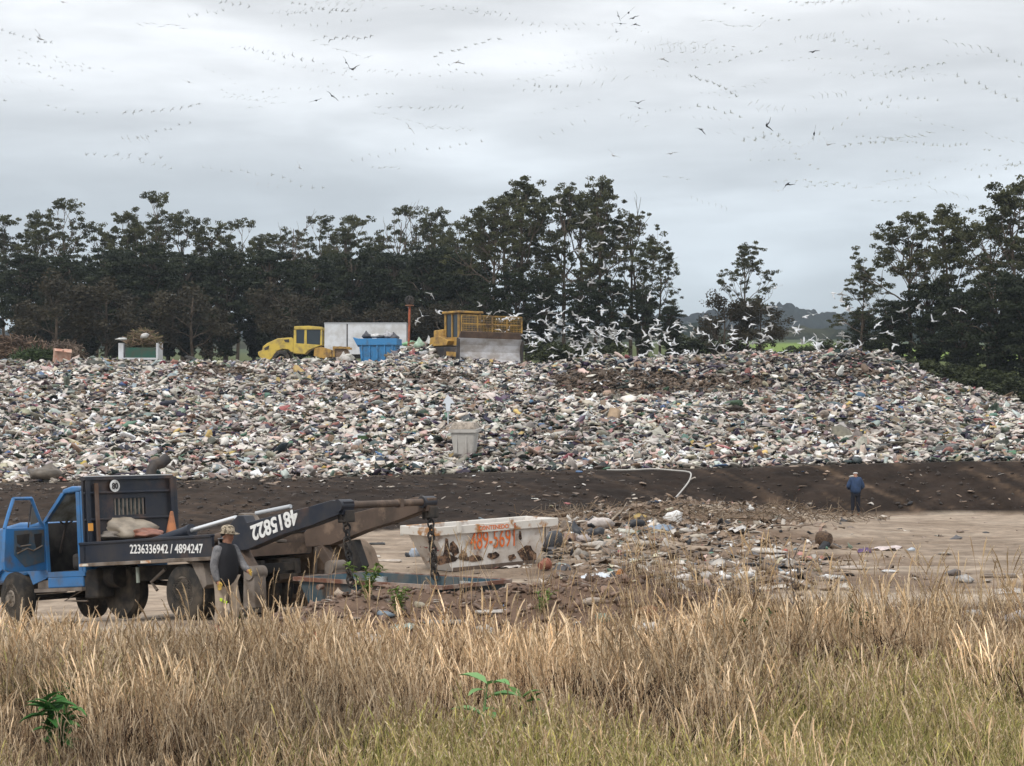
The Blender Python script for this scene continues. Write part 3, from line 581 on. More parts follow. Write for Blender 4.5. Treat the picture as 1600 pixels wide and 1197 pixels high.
def wheel(name, parent, R, Wd, loc, rimm, dual=False, steer=0, side=1, camber=0):
    """axle along local y; side=+1 outer face towards +y"""
    e = MB().lathe([(R * .56, -Wd / 2), (R * .86, -Wd / 2), (R * .97, -Wd * .38), (R, -Wd * .2), (R, Wd * .2), (R * .97, Wd * .38), (R * .86, Wd / 2), (R * .56, Wd / 2)], n=32).build(name, M_RUB, parent, smooth=True)
    e.location = loc; e.rotation_euler = (0, 0, steer)
    b = MB(); f = Wd * .5 * side
    if dual: b.lathe([(R * .57, f), (R * .52, f * .9), (R * .48, -f * .2), (R * .16, -f * .3), (R * .16, f * .7), (R * .08, f * .75)], n=24)
    else: b.lathe([(R * .57, f * 1.0), (R * .53, f * .95), (R * .46, f * .7), (R * .30, f * 1.05), (R * .17, f * 1.1), (R * .15, f * 1.5), (R * .05, f * 1.55)], n=24)
    r = b.build('rim', rimm, e, smooth=True)
    h = MB()
    for k in range(8):
        a = k * math.pi / 4; rr = R * (.38 if not dual else .33); yy = f * (.92 if not dual else -.15)
        h.lathe([(R * .055, yy - .004), (R * .055, yy + .012 * side)], c=(rr * math.cos(a), 0, rr * math.sin(a)), n=8)
    h.build('vent_hole', M_DARK, e)
    nb = MB()
    for k in range(8):
        a = (k + .5) * math.pi / 4; yy = f * (1.1 if not dual else -.2); nb.lathe([(R * .025, yy - .01), (R * .025, yy + .03 * side)], c=(R * .24 * math.cos(a), 0, R * .24 * math.sin(a)), n=6)
    nb.build('wheel_nut', rimm, e); return e
# ------------------------------------------------------------------ yellow roller
Yr = 178.0; O = at(455, 568, Yr); r_ = empty('road_roller', O, (0, 0, 0), 'yellow road roller parked left of the white box trailer on the landfill crest', 'road roller')
def q(x, y, Y=Yr, sc=6.667, ox=400, oy=480):
    p = at(ox + x / sc, oy + y / sc, Y); return (p.x - O.x, p.z - O.z)
W2 = 1.05
MB().prism([q(*p) for p in ((35, 470), (80, 452), (85, 415), (130, 380), (240, 330), (385, 320), (402, 345), (402, 480), (375, 470), (350, 445), (290, 440), (235, 460), (200, 505), (170, 548), (130, 560), (60, 535), (38, 500))], 'y', -W2, W2).build('engine_hood', M_YEL, r_, bevel=.06)
MB().prism([q(*p) for p in ((100, 430), (155, 402), (145, 445), (105, 455))], 'y', -W2 - .02, -W2 + .05).build('air_grille', M_DARK, r_)
MB().prism([q(*p) for p in ((305, 345), (358, 338), (360, 372), (315, 368))], 'y', -W2 - .02, -W2 + .05).build('vent', M_DARK, r_)
MB().prism([q(*p) for p in ((402, 380), (560, 388), (690, 400), (640, 420), (560, 450), (520, 492), (402, 485))], 'y', -W2 + .02, W2 - .02).build('body', M_YEL, r_, bevel=.03)
MB().prism([q(*p) for p in ((418, 240), (690, 240), (690, 398), (402, 378))], 'y', -W2 + .12, W2 - .12).build('cab_window', M_GLASS, r_)
for (a, c, d, e) in ((408, 432, 240, 382), (518, 540, 240, 388), (684, 700, 240, 400)):
    for ys in (-W2 + .04, W2 - .12): MB().prism([q(a, d), q(c, d), q(c, e), q(a - 6, e)], 'y', ys, ys + .1).build('cab_post', M_YEL, r_)
MB().prism([q(*p) for p in ((410, 205), (560, 200), (705, 212), (705, 240), (410, 238))], 'y', -W2, W2).build('cab_roof', M_YEL, r_, bevel=.04)
MB().prism([q(*p) for p in ((620, 425), (700, 420), (790, 445), (800, 520), (700, 540), (610, 510))], 'y', -W2 + .1, W2 - .1).build('articulation_frame', M_ORY, r_, bevel=.03)
b = MB(); b.prism([q(*p) for p in ((810, 412), (990, 418), (990, 440), (830, 436), (830, 520), (810, 520))], 'y', -W2, -W2 + .15); b.prism([q(*p) for p in ((810, 412), (990, 418), (990, 440), (830, 436), (830, 520), (810, 520))], 'y', W2 - .15, W2); b.build('drum_frame', M_ORY, r_)
x, z = q(885, 500); MB().lathe([(.2, -W2 + .2), (.75, -W2 + .2), (.75, W2 - .2), (.2, W2 - .2)], c=(x, 0, z), n=30).build('drum', M_MUD, r_, smooth=True)
x, z = q(275, 545)
for s in (-1, 1): wheel('wheel', r_, .78, .5, (x, s * (W2 - .22), z), M_YEL, side=s)
# ------------------------------------------------------------------ white box trailer
Yt = 196.0; O = at(571, 570, Yt); t_ = empty('box_trailer', O, (0, 0, 0), 'long white box trailer standing between the yellow roller and the orange pole', 'trailer')
x0 = at(507, 505, Yt).x - O.x; xs = at(542.5, 505, Yt).x - O.x; x1 = at(635, 505, Yt).x - O.x; zt = at(507, 505, Yt).z - O.z
MB().box(x0, xs - .06, 0, 2.5, 1.0, zt).build('front_panel', M_WHITEP, t_, bevel=.03); MB().box(xs + .06, x1, 0, 2.5, 1.0, zt - .02).build('box_body', M_WHITEP, t_, bevel=.03)
MB().box(xs - .06, xs + .06, .05, 2.45, 1.0, zt - .05).build('door_seam', M_DARK, t_); MB().box(x0 - .03, x1 + .03, -.03, 2.53, zt - .08, zt + .06).build('roof_edge', mat('grey_trim', (.35, .36, .38)), t_)
MB().box(x0 + .3, x1 - .2, .6, 1.9, .65, 1.0).build('chassis', M_DARK, t_)
for wx in (x1 - 1.4, x1 - 2.6): wheel('wheel', t_, .5, .3, (wx, .2, .5), M_DARK, side=-1); wheel('wheel', t_, .5, .3, (wx, 2.3, .5), M_DARK, side=1)
# ------------------------------------------------------------------ blue skip on the crest
def skip_mesh(LT, LB, W, WB, Hh, th=.05):
    b = MB().bm
    def ring(L_, w_, z): return [b.verts.new(p) for p in ((-L_ / 2, -w_ / 2, z), (L_ / 2, -w_ / 2, z), (L_ / 2, w_ / 2, z), (-L_ / 2, w_ / 2, z))]
    r = [ring(LB, WB, 0), ring(LT, W, Hh), ring(LT - 2 * th, W - 2 * th, Hh), ring(LB - 2 * th, WB - 2 * th, th)]
    b.faces.new(r[0][::-1]); b.faces.new(r[3])
    for i in range(3):
        for k in range(4): b.faces.new((r[i][k], r[i][(k + 1) % 4], r[i + 1][(k + 1) % 4], r[i + 1][k]))
    m = MB(); m.bm.free(); m.bm = b; return m
def rim_bars(LT, W, z, hgt=.14, out=.06):
    m = MB()
    m.box(-LT / 2 - out, LT / 2 + out, -W / 2 - out, -W / 2 + .01, z - hgt, z + .015); m.box(-LT / 2 - out, LT / 2 + out, W / 2 - .01, W / 2 + out, z - hgt, z + .015)
    m.box(-LT / 2 - out, -LT / 2 + .01, -W / 2 + .01, W / 2 - .01, z - hgt, z + .012); m.box(LT / 2 - .01, LT / 2 + out, -W / 2 + .01, W / 2 - .01, z - hgt, z + .012); return m
Yb = 162.0; O = at(593, 566, Yb); s_ = empty('rubbish_skip', O, (0, 0, math.radians(-8)), 'bright blue skip heaped with bags in front of the white trailer', 'skip')
k = Yb / F; LT = 60 * k; skip_mesh(LT, LT * .86, 1.9, 1.6, 36 * k).build('bin_body', M_BLUEP, s_); rim_bars(LT, 1.9, 36 * k, .5, .08).build('rim', M_BLUEP, s_, bevel=.02)
b = MB()
for i in range(5):
    xx = -LT * .40 + i * LT * .2; b.box(xx - .05, xx + .05, -.99, -.84, .25, 1.4)
b.build('rib', M_BLUEP, s_); MB().box(-LT * .42, LT * .42, -.86, .8, -.35, .02).build('base_frame', mat('navy', (.02, .04, .10)), s_)
MB().prism([(-LT / 2 - .05, 1.8), (-LT / 2 - .45, 1.95), (-LT / 2 - .05, 1.2)], 'y', -.9, .9).build('lifting_lug', M_BLUEP, s_)
def bagthing(name, proto, loc, sc, col, label, cat='bag', group=None, rz=0.0, rx=0.0, ry=0.0):
    o = link(name, PM[proto]); o.location = loc; o.scale = sc; o.rotation_euler = (rx, ry, rz); o.color = (*col, 1); return tag(o, label, cat, group)
for i, (px, py, c, lab) in enumerate([(572, 524, (.04, .04, .05), 'black bag at the left end of the heap in the bright blue skip'), (584, 524, (.65, .64, .62), 'white bag lying left of the middle in the bright blue skip'), (598, 525, (.07, .07, .08), 'dark bag in the middle of the bright blue skip'),
                                     (607, 523, (.42, .41, .42), 'pale grey bag right of the middle in the bright blue skip'), (615, 526, (.05, .05, .06), 'black bag at the right end of the bright blue skip')]):
    p = at(px, py, Yb + .1); bagthing('rubbish_bag', i % 4, p - Vector((0, 0, .1)), (.42, .5, .36), c, lab, rz=i)
# ------------------------------------------------------------------ orange pole with lamp cage
Yp = 158.0; O = at(640, 560, Yp); p_ = empty('lamp_post', O, label='orange pole with a round dark cage on top beside the blue skip', cat='lamp post')
hz = at(640, 478, Yp).z - O.z; MB().tube([(-.10, 0, 0), (0, 0, hz)], .09, 8).build('pole', mat('orange_paint', (.42, .11, .05), (.2, .07, .04), 3), p_)
MB().lathe([(.34, hz), (.34, hz + .07)], axis='z', n=16).build('platform', mat('rusty_plate', (.25, .12, .07)), p_)
b = MB()
for a in range(4): b.torus((0, 0, hz + .42), .34, .035, Matrix.Rotation(a * math.pi / 4, 3, 'Z'), 14, 5)
b.build('cage', M_DARK, p_); MB().lathe([(.05, hz + .1), (.15, hz + .25), (.17, hz + .45), (.08, hz + .6)], axis='z', n=12).build('lamp', M_DARK, p_)
# ------------------------------------------------------------------ bulldozer
Yd = 155.0; O = at(729, 569, Yd); d_ = empty('bulldozer', O, (0, 0, math.radians(-52)), 'worn orange yellow bulldozer with a caged cab and broad pale blade on the crest', 'bulldozer'); d_.scale = (1.16,) * 3
for s in (-1, 1):
    y0, y1 = (.75, 1.3) if s > 0 else (-1.3, -.75)
    tr = MB().prism([(-2.3, .45), (-1.9, .05), (1.5, .05), (1.9, .4), (1.8, .85), (1.4, 1.05), (-1.0, 1.15), (-1.9, 1.15), (-2.35, .85)], 'y', y0, y1).build('track', M_DARK, d_, bevel=.05)
    yo = y1 + .01 if s > 0 else y0 - .01
    for i, xx in enumerate((-1.75, -1.1, -.55, 0, .55, 1.1, 1.5)): MB().lathe([(.35 if i in (0, 6) else .16, yo - .03), (.35 if i in (0, 6) else .16, yo + .03)], c=(xx, 0, .58 if i in (0, 6) else .28), n=14).build('track_wheel', M_MUD, tr)
    MB().prism([(-2.3, 1.2), (-.4, 1.2), (-.2, 1.5), (-1.3, 1.85), (-2.2, 1.75)], 'y', y0 - .05, y1 + .05).build('fender', M_ORY, d_, bevel=.03)
    MB().prism([(-.3, .5), (2.3, .35), (2.3, .62), (-.3, .8)], 'y', 1.32 * s - .1, 1.32 * s + .1).build('push_arm', M_ORY, d_)
MB().prism([(-2.3, 1.15), (-2.3, 2.25), (-1.2, 2.3), (-1.2, 1.15)], 'y', -1.0, 1.0).build('fuel_tank', M_ORY, d_, bevel=.05)
MB().prism([(.3, .9), (.3, 2.15), (1.75, 2.0), (1.9, .9)], 'y', -.62, .62).build('engine_hood', M_ORY, d_, bevel=.04)
MB().box(-1.15, .28, -.82, .82, 1.2, 3.2).build('cab_window', M_GLASS, d_)
for xx in (-1.22, .22, -.46):
    for yy in (-.9, .8): MB().box(xx, xx + (.13 if xx != -.46 else .09), yy, yy + .12, 1.2, 3.3).build('cab_post', M_ORY, d_)
for yy in (-.85, .81): MB().box(-1.09, .22, yy, yy + .04, 1.2, 1.75).build('door_sill', M_ORY, d_)
MB().box(-1.35, .5, -1.02, 1.02, 3.3, 3.45).build('cab_roof', M_ORY, d_, bevel=.04)
MB().tube([(1.0, .35, 2.0), (1.0, .35, 2.9)], .07).build('exhaust_pipe', M_DARK, d_)
# blade and its wire rack
prof = [(2.55, -.10), (2.42, .25), (2.36, .7), (2.42, 1.15), (2.62, 1.55), (2.56, 1.57), (2.34, 1.15), (2.28, .7), (2.32, .2), (2.42, -.10)]
bl = MB().prism(prof, 'y', -2.55, 2.55).build('blade', M_STEEL, d_); MB().box(2.44, 2.60, -2.6, 2.6, -.16, .0).build('cutting_edge', mat('cutting_edge_steel', (.45, .44, .44)), bl)
for yy in (-2.6, 2.55): MB().prism([(2.3, -.05), (2.7, -.05), (2.72, 1.5), (2.45, 1.6)], 'y', yy, yy + .05).build('end_plate', M_DARK, bl)
MB().prism([(2.50, 1.50), (2.78, 1.98), (2.70, 2.0), (2.42, 1.52)], 'y', -2.5, 2.5).build('spill_plate', mat('brown_steel', (.13, .09, .07), (.2, .13, .09), 2), bl)
b = MB(); zz0, zz1 = 1.95, 3.05
for yy in (-2.45, -1.2, 0, 1.2, 2.42): b.box(2.68, 2.74, yy, yy + .07, zz0, zz1)
for zz in (zz1, 2.5): b.box(2.68, 2.74, -2.45, 2.49, zz - .06, zz)
for i in range(40): b.box(2.70, 2.715, -2.4 + i * .122, -2.4 + i * .122 + .02, zz0, zz1)
for i in range(8): b.box(2.70, 2.715, -2.42, 2.45, zz0 + i * .14, zz0 + i * .14 + .02)
b.build('wire_rack', M_ORY, bl)
# ------------------------------------------------------------------ lorry tipping branches at the left
Yl = 160.0; O = at(215, 572, Yl); l_ = empty('tipper_truck', O, (0, 0, math.radians(4)), 'small lorry with a green tailgate piled high with branches, seen from behind', 'truck'); k = Yl / F
def u(px, py): return ((px - 215) * k, (572 - py) * k)
MB().box(u(196, 0)[0], u(243, 0)[0], 0, .1, u(0, 559)[1], u(0, 543)[1]).build('tailgate', M_GREENP, l_)
MB().box(u(192, 0)[0], u(246, 0)[0], -.06, .0, u(0, 562)[1], u(0, 559)[1]).build('bed_edge', M_WHITEP, l_)
MB().box(u(193, 0)[0], u(245, 0)[0], .1, 3.6, u(0, 562)[1], u(0, 558)[1]).build('bed_floor', M_DARK, l_)
for a, c in ((185, 193), (243.5, 246)): MB().box(u(a, 0)[0], u(c, 0)[0], .02, 3.6, u(0, 561)[1], u(0, 536)[1]).build('side_board', M_WHITEP, l_, bevel=.02)
MB().box(u(194, 0)[0], u(244, 0)[0], 3.8, 5.2, .6, u(0, 530)[1]).build('cab', M_WHITEP, l_, bevel=.15)
for a in (196, 236): wheel('wheel', l_, .45, .4, (u(a + 3, 0)[0], .9, .45), M_DARK, side=-1).rotation_euler = (0, 0, math.pi / 2); 
MB().box(u(199, 0)[0], u(203, 0)[0], -.1, -.06, u(0, 567)[1], u(0, 565)[1]).build('rear_lamp', mat('red_lamp_glass', (.4, .02, .02)), l_)
def twigs(name, n, cx, cy, cz, rx, ry, rz, length, cols, seed, leaf=0, rad=.018):
    r2 = np.random.default_rng(seed); V, Fq, C, base = [], [], [], 0
    for i in range(n):
        d = r2.normal(size=3); d /= np.linalg.norm(d); d *= r2.random() ** .4; c = np.array([cx + d[0] * rx, cy + d[1] * ry, cz + abs(d[2]) * rz])
        a = r2.random() * 6.28; e = r2.normal(.1, .5); dr = np.array([math.cos(a) * math.cos(e), math.sin(a) * math.cos(e), math.sin(e)]); L_ = length * r2.uniform(.4, 1.2)
        p = [c - dr * L_ / 2, c + r2.normal(0, .06 * length, 3), c + dr * L_ / 2]; v, f = tube_np(p, [rad, rad * .8, rad * .3], 4); V.append(v); Fq.append(f + base); base += len(v)
        col = np.array(cols[int(r2.integers(len(cols)))]) * r2.uniform(.7, 1.3); C.append(np.repeat(col[None], len(v), 0))
    return npmesh(name, np.concatenate(V), Fq, [M_LEAF], np.concatenate(C))
o = link('branch_load', twigs('branch_load', 700, O.x + .1, O.y + 1.7, O.z + 1.55, 1.45, 1.5, 1.45, .95, ((.20, .14, .085), (.28, .20, .13), (.13, .12, .05)), 3, rad=.035)); tag(o, 'tangled brown branches heaped on the lorry with the green tailgate', 'branches')
bagthing('rubbish_bag', 1, at(225, 526, Yl), (.35, .3, .45), (.6, .58, .55), 'white bag on top of the branches on the lorry', rz=1); bagthing('rubbish_bag', 5, at(190, 530, Yl), (.42, .3, .22), (.66, .66, .64), 'white bag at the left corner of the lorry load')
# brush heap at the left edge
for i, (px, py, Y, rx, rz_, n, cols, lab) in enumerate([(18, 562, 157, 3.4, 1.9, 1100, ((.16, .105, .075), (.22, .15, .10), (.10, .07, .05)), 'heap of brown brushwood at the left edge of the landfill crest'),
        (98, 562, 161, 2.0, 1.5, 500, ((.10, .07, .05), (.16, .12, .09)), 'small heap of brown brushwood behind the carton'), (58, 564, 153, 2.1, .9, 700, ((.035, .055, .02), (.06, .09, .03)), 'heap of green cuttings in front of the brown brushwood')]):
    p = at(px, py, Y); o = link('brush_heap', twigs('brush_heap', n, 0, 0, 0, rx, 1.2, rz_, 1.0, cols, 30 + i, rad=.045)); o.location = p; tag(o, lab, 'brush heap')
    core = ico(2, 60 + i, .2, 1); V_ = core[0] * np.array([rx * .85, .9, rz_ * .8]); link('heap_core', npmesh('heap_core', V_, core[1], [mat('heap_core_%s' % 'abc'[i], cols[0], cols[1], 3, rough=1, bump=1)]), o)
p = at(96, 566, 151.5); b = MB(); b.box(-.62, .62, -.4, .4, 0, .95); b.box(-.62, -.05, -.75, -.4, .90, .93, rot=(.5, 0, 0)); b.box(.05, .62, -.75, -.4, .9, .93, rot=(.7, 0, 0))
o = b.build('carton', mat('peach_cardboard', (.50, .33, .25), (.40, .2, .14), 2), None, bevel=.02); o.location = p; o.rotation_euler = (.1, .08, .3); tag(o, 'large peach coloured carton beside the green cuttings', 'box')
p = at(1377, 571, 138.5); o = MB().prism([(-.72, 0), (.7, -.1), (.55, .75), (-.15, 1.15), (-.6, .7)], 'y', -.12, .12).build('slab', mat('pale_foam', (.55, .53, .50), (.4, .38, .35), 1.5, bump=.3), None, bevel=.04); o.location = p; o.rotation_euler = (-.35, .1, .2); tag(o, 'pale broken slab standing on the right end of the landfill crest', 'slab')
# heaped bags between skip and bulldozer
for i, (px, py, c, sc_, lab) in enumerate([(640, 531, (.20, .42, .22), (.75, .5, .4), 'green bag on top of the pile right of the blue skip'), (655, 541, (.35, .48, .36), (.8, .5, .42), 'pale green bag on the pile right of the blue skip'), (634, 546, (.5, .48, .45), (.6, .5, .4), 'pale bag in the pile beside the blue skip'),
       (645, 552, (.30, .10, .09), (.5, .4, .3), 'red bag low in the pile right of the blue skip'), (662, 552, (.5, .5, .5), (.6, .4, .3), 'whitish bag at the foot of the green pile'), (670, 533, (.45, .44, .42), (.5, .5, .5), 'round pale bag at the rear of the bulldozer'), (628, 556, (.04, .04, .05), (.7, .5, .4), 'black bag under the blue skip corner'),
       (600, 562, (.62, .62, .6), (1.1, .5, .25), 'long whitish sheet in front of the blue skip'), (545, 553, (.58, .56, .5), (.7, .5, .5), 'cream bag between the roller drum and the blue skip'), (537, 562, (.45, .42, .38), (.9, .5, .4), 'grey cream bag in front of the roller drum'), (485, 557, (.4, .38, .35), (.9, .5, .35), 'pale grey bag in front of the roller body')]):
    gp = ground_at(px, py + 3, 148, 170); gp.y -= .3; bagthing('rubbish_bag', (5, 0, 6, 3)[i % 4], Vector((gp.x, gp.y, max(h1(gp.x, gp.y) + .15, at(px, py + 2, gp.y).z - .25))), (sc_[0] * .8, sc_[1] * .8, sc_[2] * 1.25), c, lab, rz=i * 1.3)
# ------------------------------------------------------------------ pale bin on the slope and the white sign
P0 = ground_at(727, 716); s = P0.y / F; P0.z -= .1
M_BIN = mat('pale_grey_plastic', (.44, .42, .39), (.30, .27, .24), 1.4, .45, .7, rough=.7, bump=.15)
e = empty('waste_bin', P0, (math.radians(4), 0, math.radians(-10)), 'large pale grey bin with a rim and wrapped lid on the landfill slope', 'bin')
def rr_(w_, d_2, z, c=.1): 
    pts = []
    for sx, sy, a0 in ((1, 1, 0), (-1, 1, 90), (-1, -1, 180), (1, -1, 270)):
        for a in (0, 30, 60, 90): pts.append((sx * (w_ / 2 - c) + c * math.cos(math.radians(a0 + a)), sy * (d_2 / 2 - c) + c * math.sin(math.radians(a0 + a)), z))
    return pts
MB().loft(rr_(28 * s, .75, -.1), rr_(39 * s, 1.0, 44 * s)).build('bin_body', M_BIN, e); MB().loft(rr_(30 * s, .72, .0), rr_(29.5 * s, .8, 8 * s)).build('bin_base', M_DARK, e)
MB().loft(rr_(46 * s, 1.15, 44 * s), rr_(46 * s, 1.15, 49 * s)).build('rim', M_BIN, e); MB().loft(rr_(41 * s, 1.05, 49 * s), rr_(34 * s, .8, 59 * s, .15)).build('lid', mat('tan_cover', (.40, .34, .28), (.2, .17, .14), 5, bump=.8), e, bevel=.03)
b = MB()
for xx in (-.3, .12): b.box(xx, xx + .05, -.53, -.49, .35, 1.1, rot=(-.07, 0, 0))
b.build('rib', M_BIN, e)
P0 = ground_at(700, 668); s = P0.y / F; P0.z -= .1; e = empty('arrow_sign', P0, (0, 0, .1), 'white arrow shaped board on a thin stick above the pale bin', 'sign')
MB().tube([(0, 0, 0), (0, 0, 32 * s)], .03).build('stick', M_WHITEP, e); MB().prism([(-.02, 54 * s), (11 * s, 40 * s), (4 * s, 40 * s), (3 * s, 28 * s), (-3 * s, 28 * s), (-4 * s, 40 * s), (-9 * s, 40 * s)], 'y', -.05, -.02).build('board', mat('white_board', (.62, .66, .70)), e)
# thin hose over the berm
pts = [ground_at(*p) + Vector((0, 0, .09)) for p in ((948, 739), (985, 738.5), (1020, 738.5), (1050, 739))] + [ground_at(1072, 742) + Vector((0, 0, .12)), ground_at(1081, 749) + Vector((0, -.05, .16)), ground_at(1077, 757) + Vector((0, -.05, .12)), ground_at(1064, 772) + Vector((0, 0, .08)), ground_at(1056, 788) + Vector((0, 0, .06))]
cu = bpy.data.curves.new('hose', 'CURVE'); cu.dimensions = '3D'; sp = cu.splines.new('NURBS'); sp.points.add(len(pts) - 1)
for a, p in zip(sp.points, pts): a.co = (*p, 1)
sp.use_endpoint_u = True; sp.order_u = 3; cu.bevel_depth = .03; cu.resolution_u = 6; cu.materials.append(mat('pale_hose_plastic', (.42, .40, .37)))
o_ = bpy.data.objects.new('h', cu); COL.objects.link(o_); bpy.context.view_layer.update(); me = bpy.data.meshes.new_from_object(o_.evaluated_get(bpy.context.evaluated_depsgraph_get())); bpy.data.objects.remove(o_); me.name = 'hose'
tag(link('hose', me), 'thin pale hose looping over the edge of the dark berm', 'hose')
p = ground_at(72, 752); o = bagthing('boulder', 3, p + Vector((0, 0, .25)), (.68, .5, .42), (.13, .105, .08), 'brown boulder like lump at the foot of the slope above the truck cab', 'boulder')
# ------------------------------------------------------------------ skip loader truck
M_CAB = mat('blue_cab_paint', (.035, .155, .37), (.055, .10, .16), 1.8, .45, .75, rough=.32, c3=(.12, .10, .08), s3=2.2, lo3=.54, hi3=.74, spec=.55)
M_NAVY = mat('navy_steel_paint', (.010, .015, .027), (.035, .032, .033), 1.8, .42, .70, rough=.45, c3=(.085, .05, .035), s3=1.3, lo3=.54, hi3=.72, spec=.4)
M_FRAME = mat('dusty_black_steel', (.018, .017, .017), (.085, .068, .052), 2.2, .45, .7, rough=.8)
M_BRN = mat('mud_brown_steel', (.115, .08, .06), (.05, .038, .03), 1.4, .42, .68, rough=.7, c3=(.20, .14, .10), s3=3)
M_GREYB = mat('grey_brown_steel', (.20, .17, .145), (.10, .075, .055), 2, rough=.7)
M_TXT = mat('white_lettering', (.72, .72, .70), (.45, .45, .45), 6, .55, .75, rough=.6)
M_INT = mat('dark_cab_interior', (.022, .02, .02), (.05, .045, .04), 3, rough=.9)
M_RIMD = mat('dusty_rim', (.26, .22, .18), (.12, .10, .08), 6, rough=.8)
YAW = math.pi - math.radians(41); WB = 5.15
rearc = at(295, 970, 36.0); frontc = at(22, 976, 36.0 + WB * math.sin(math.radians(41)))
pit = math.atan2(rearc.z - frontc.z, math.hypot(rearc.x - frontc.x, rearc.y - frontc.y))
Lft = Vector((-math.sin(math.radians(41)), -math.cos(math.radians(41)), 0))
T0 = rearc - Lft * 1.0
TR = empty('skip_loader_truck', T0, (0, pit, YAW), 'blue cabbed skip loader truck with its driver door open and two lifting arms', 'truck')
TM = Matrix.LocRotScale(T0, Euler((0, pit, YAW)), None); TI = TM.inverted()
def ray(px, py, ax, c, Mi=None):
    Mi = Mi or TI; o = Mi @ Vector((0, 0, CH)); d = (Mi @ at(px, py, 1.0)) - o; return o + d * ((c - o[ax]) / d[ax])
def S2(px, py, y=1.15):
    p = ray(px, py, 1, y); return (p.x, p.z)
def c1(pts, y=1.15, ox=0, oy=710, sc=3.81): return [S2(ox + a / sc, oy + b_ / sc, y) for a, b_ in pts]
def place_text(body, name, A, B, up, hgt, m, parent, bold=.02):
    """A,B: 3-D centres of the left and right ends in reading direction"""
    A, B = Vector(A), Vector(B); xd = (B - A).normalized(); upv = Vector(up); upv = (upv - xd * upv.dot(xd)).normalized(); nz = xd.cross(upv)
    o = text_obj(body, name, Matrix.Identity(4), 1.0, m, parent, bold=bold, depth=.004); me = o.data
    xs = [v.co.x for v in me.vertices]; ys_ = [v.co.y for v in me.vertices]; cx, cy = (min(xs) + max(xs)) / 2, (min(ys_) + max(ys_)) / 2
    kx = (B - A).length / (max(xs) - min(xs)); ky = hgt / (max(ys_) - min(ys_)); c = (A + B) / 2
    M = Matrix.Translation(c) @ Matrix((xd, upv, nz)).transposed().to_4x4() @ Matrix.Diagonal((kx, ky, 1, 1)) @ Matrix.Translation((-cx, -cy, 0)); me.transform(M); return o
# chassis
ch = MB()
for s in (-1, 1): ch.box(-1.35, WB + .75, s * .42 - .05, s * .42 + .05, .72, .98)
for xx in (-1.3, .5, 2.0, 3.4, WB): ch.box(xx, xx + .12, -.37, .37, .78, .92)
ch.build('chassis', M_FRAME, TR)
MB().tube([(0, -.9, .5), (0, .9, .5)], .09, 12).tube([(0, 0, .5), (.05, 0, .5)], .26, 14).build('rear_axle', M_FRAME, TR); MB().tube([(WB, -.8, .48), (WB, .8, .48)], .06, 10).build('front_axle', M_FRAME, TR)
MB().tube([(.3, 0, .52), (2.2, 0, .68), (3.8, 0, .75)], .05, 10).build('drive_shaft', M_FRAME, TR)
for s in (-1, 1):
    wheel('front_wheel', TR, .505, .31, (WB, s * .88, .50), M_RIMD, steer=math.radians(-9), side=s)
    wheel('rear_wheel', TR, .50, .25, (0, s * .98, .50), M_RIMD, dual=True, side=s); wheel('rear_wheel', TR, .50, .25, (0, s * .70, .50), M_RIMD, dual=True, side=s)
    MB().box(-.7, .7, s * .5 - .05, s * .5 + .05, .60, .68).build('leaf_spring', M_FRAME, TR)
# cab ------------------------------------------------
CW = .98
side_lo = c1([(470, 490), (490, 205), (478, 205)], CW)
def X1(px, py, y=CW): p = ray(px, py, 1, y); return p
xb = X1(128, 800).x; xa = X1(69, 815).x; zr = X1(112, 766).z; zs = X1(100, 893).z; zb = X1(69, 816).z; xr = X1(96, 768).x
cabm = MB()
cabm.box(xb - .02, xb + .06, -CW, CW, zs - .05, zr - .03)                                   # rear wall
cab = cabm.build('cab_rear_wall', M_CAB, TR, bevel=.02)
MB().prism([(xb - .02, zr - .03), (xr, zr - .06), (xr - .02, zr + .03), ((xb + xr) / 2, zr + .075), (xb - .02, zr + .05)], 'y', -CW, CW).build('cab_roof', M_CAB, TR, bevel=.03)
MB().box(xb + .06, xa + .45, -CW + .05, CW - .03, zs - .12, zs).build('cab_floor', M_INT, TR)
MB().box(xa + .30, xa + .45, -CW + .05, CW - .05, zs, zb - .02).build('dashboard', M_INT, TR)
for s in (-1, 1):
    yy0, yy1 = (CW - .07, CW) if s > 0 else (-CW, -CW + .07)
    MB().prism([(xr + .02, zr - .03), (xr - .06, zr - .06), (xa - .04, zb), (xa + .06, zb)], 'y', yy0, yy1).build('windscreen_pillar', M_CAB, TR)
    MB().box(xb + .06, xb + .17, yy0, yy1, zs, zr - .04).build('door_pillar', M_CAB, TR)
    MB().prism([(xa - .05, zs - .1), (xa - .02, zb), (xa + .5, zb - .03), (xa + .5, zs + .25), (xa + .1, zs - .1)], 'y', yy0, yy1).build('cowl_side', M_CAB, TR)
    MB().box(xb + .0, xa, yy0, yy1, zs - .1, zs).build('door_sill', M_CAB, TR)
    # wing over the front wheel
    pts = [(xa + .02, zs - .12), (xa + .02, zb - .04), (WB + .95, zb - .18), (WB + 1.0, zs - .15), (WB + .66, zs - .3)] + [(WB + .66 * math.cos(a), .52 + .66 * math.sin(a)) for a in np.linspace(.25, math.pi - .35, 9)]
    MB().prism(pts, 'y', s * .98 - (.06 if s > 0 else 0), s * .98 + (0 if s > 0 else .06)).build('front_wing', M_CAB, TR)
MB().prism([(xa + .5, zs), (xa + .5, zb + .01), (xa + .9, zb + .03), (WB + .85, zb - .10), (WB + .98, zb - .2), (WB + .98, zs - .2), (WB + .6, zs - .2)], 'y', -.92, .92).build('bonnet', M_CAB, TR, bevel=.05)
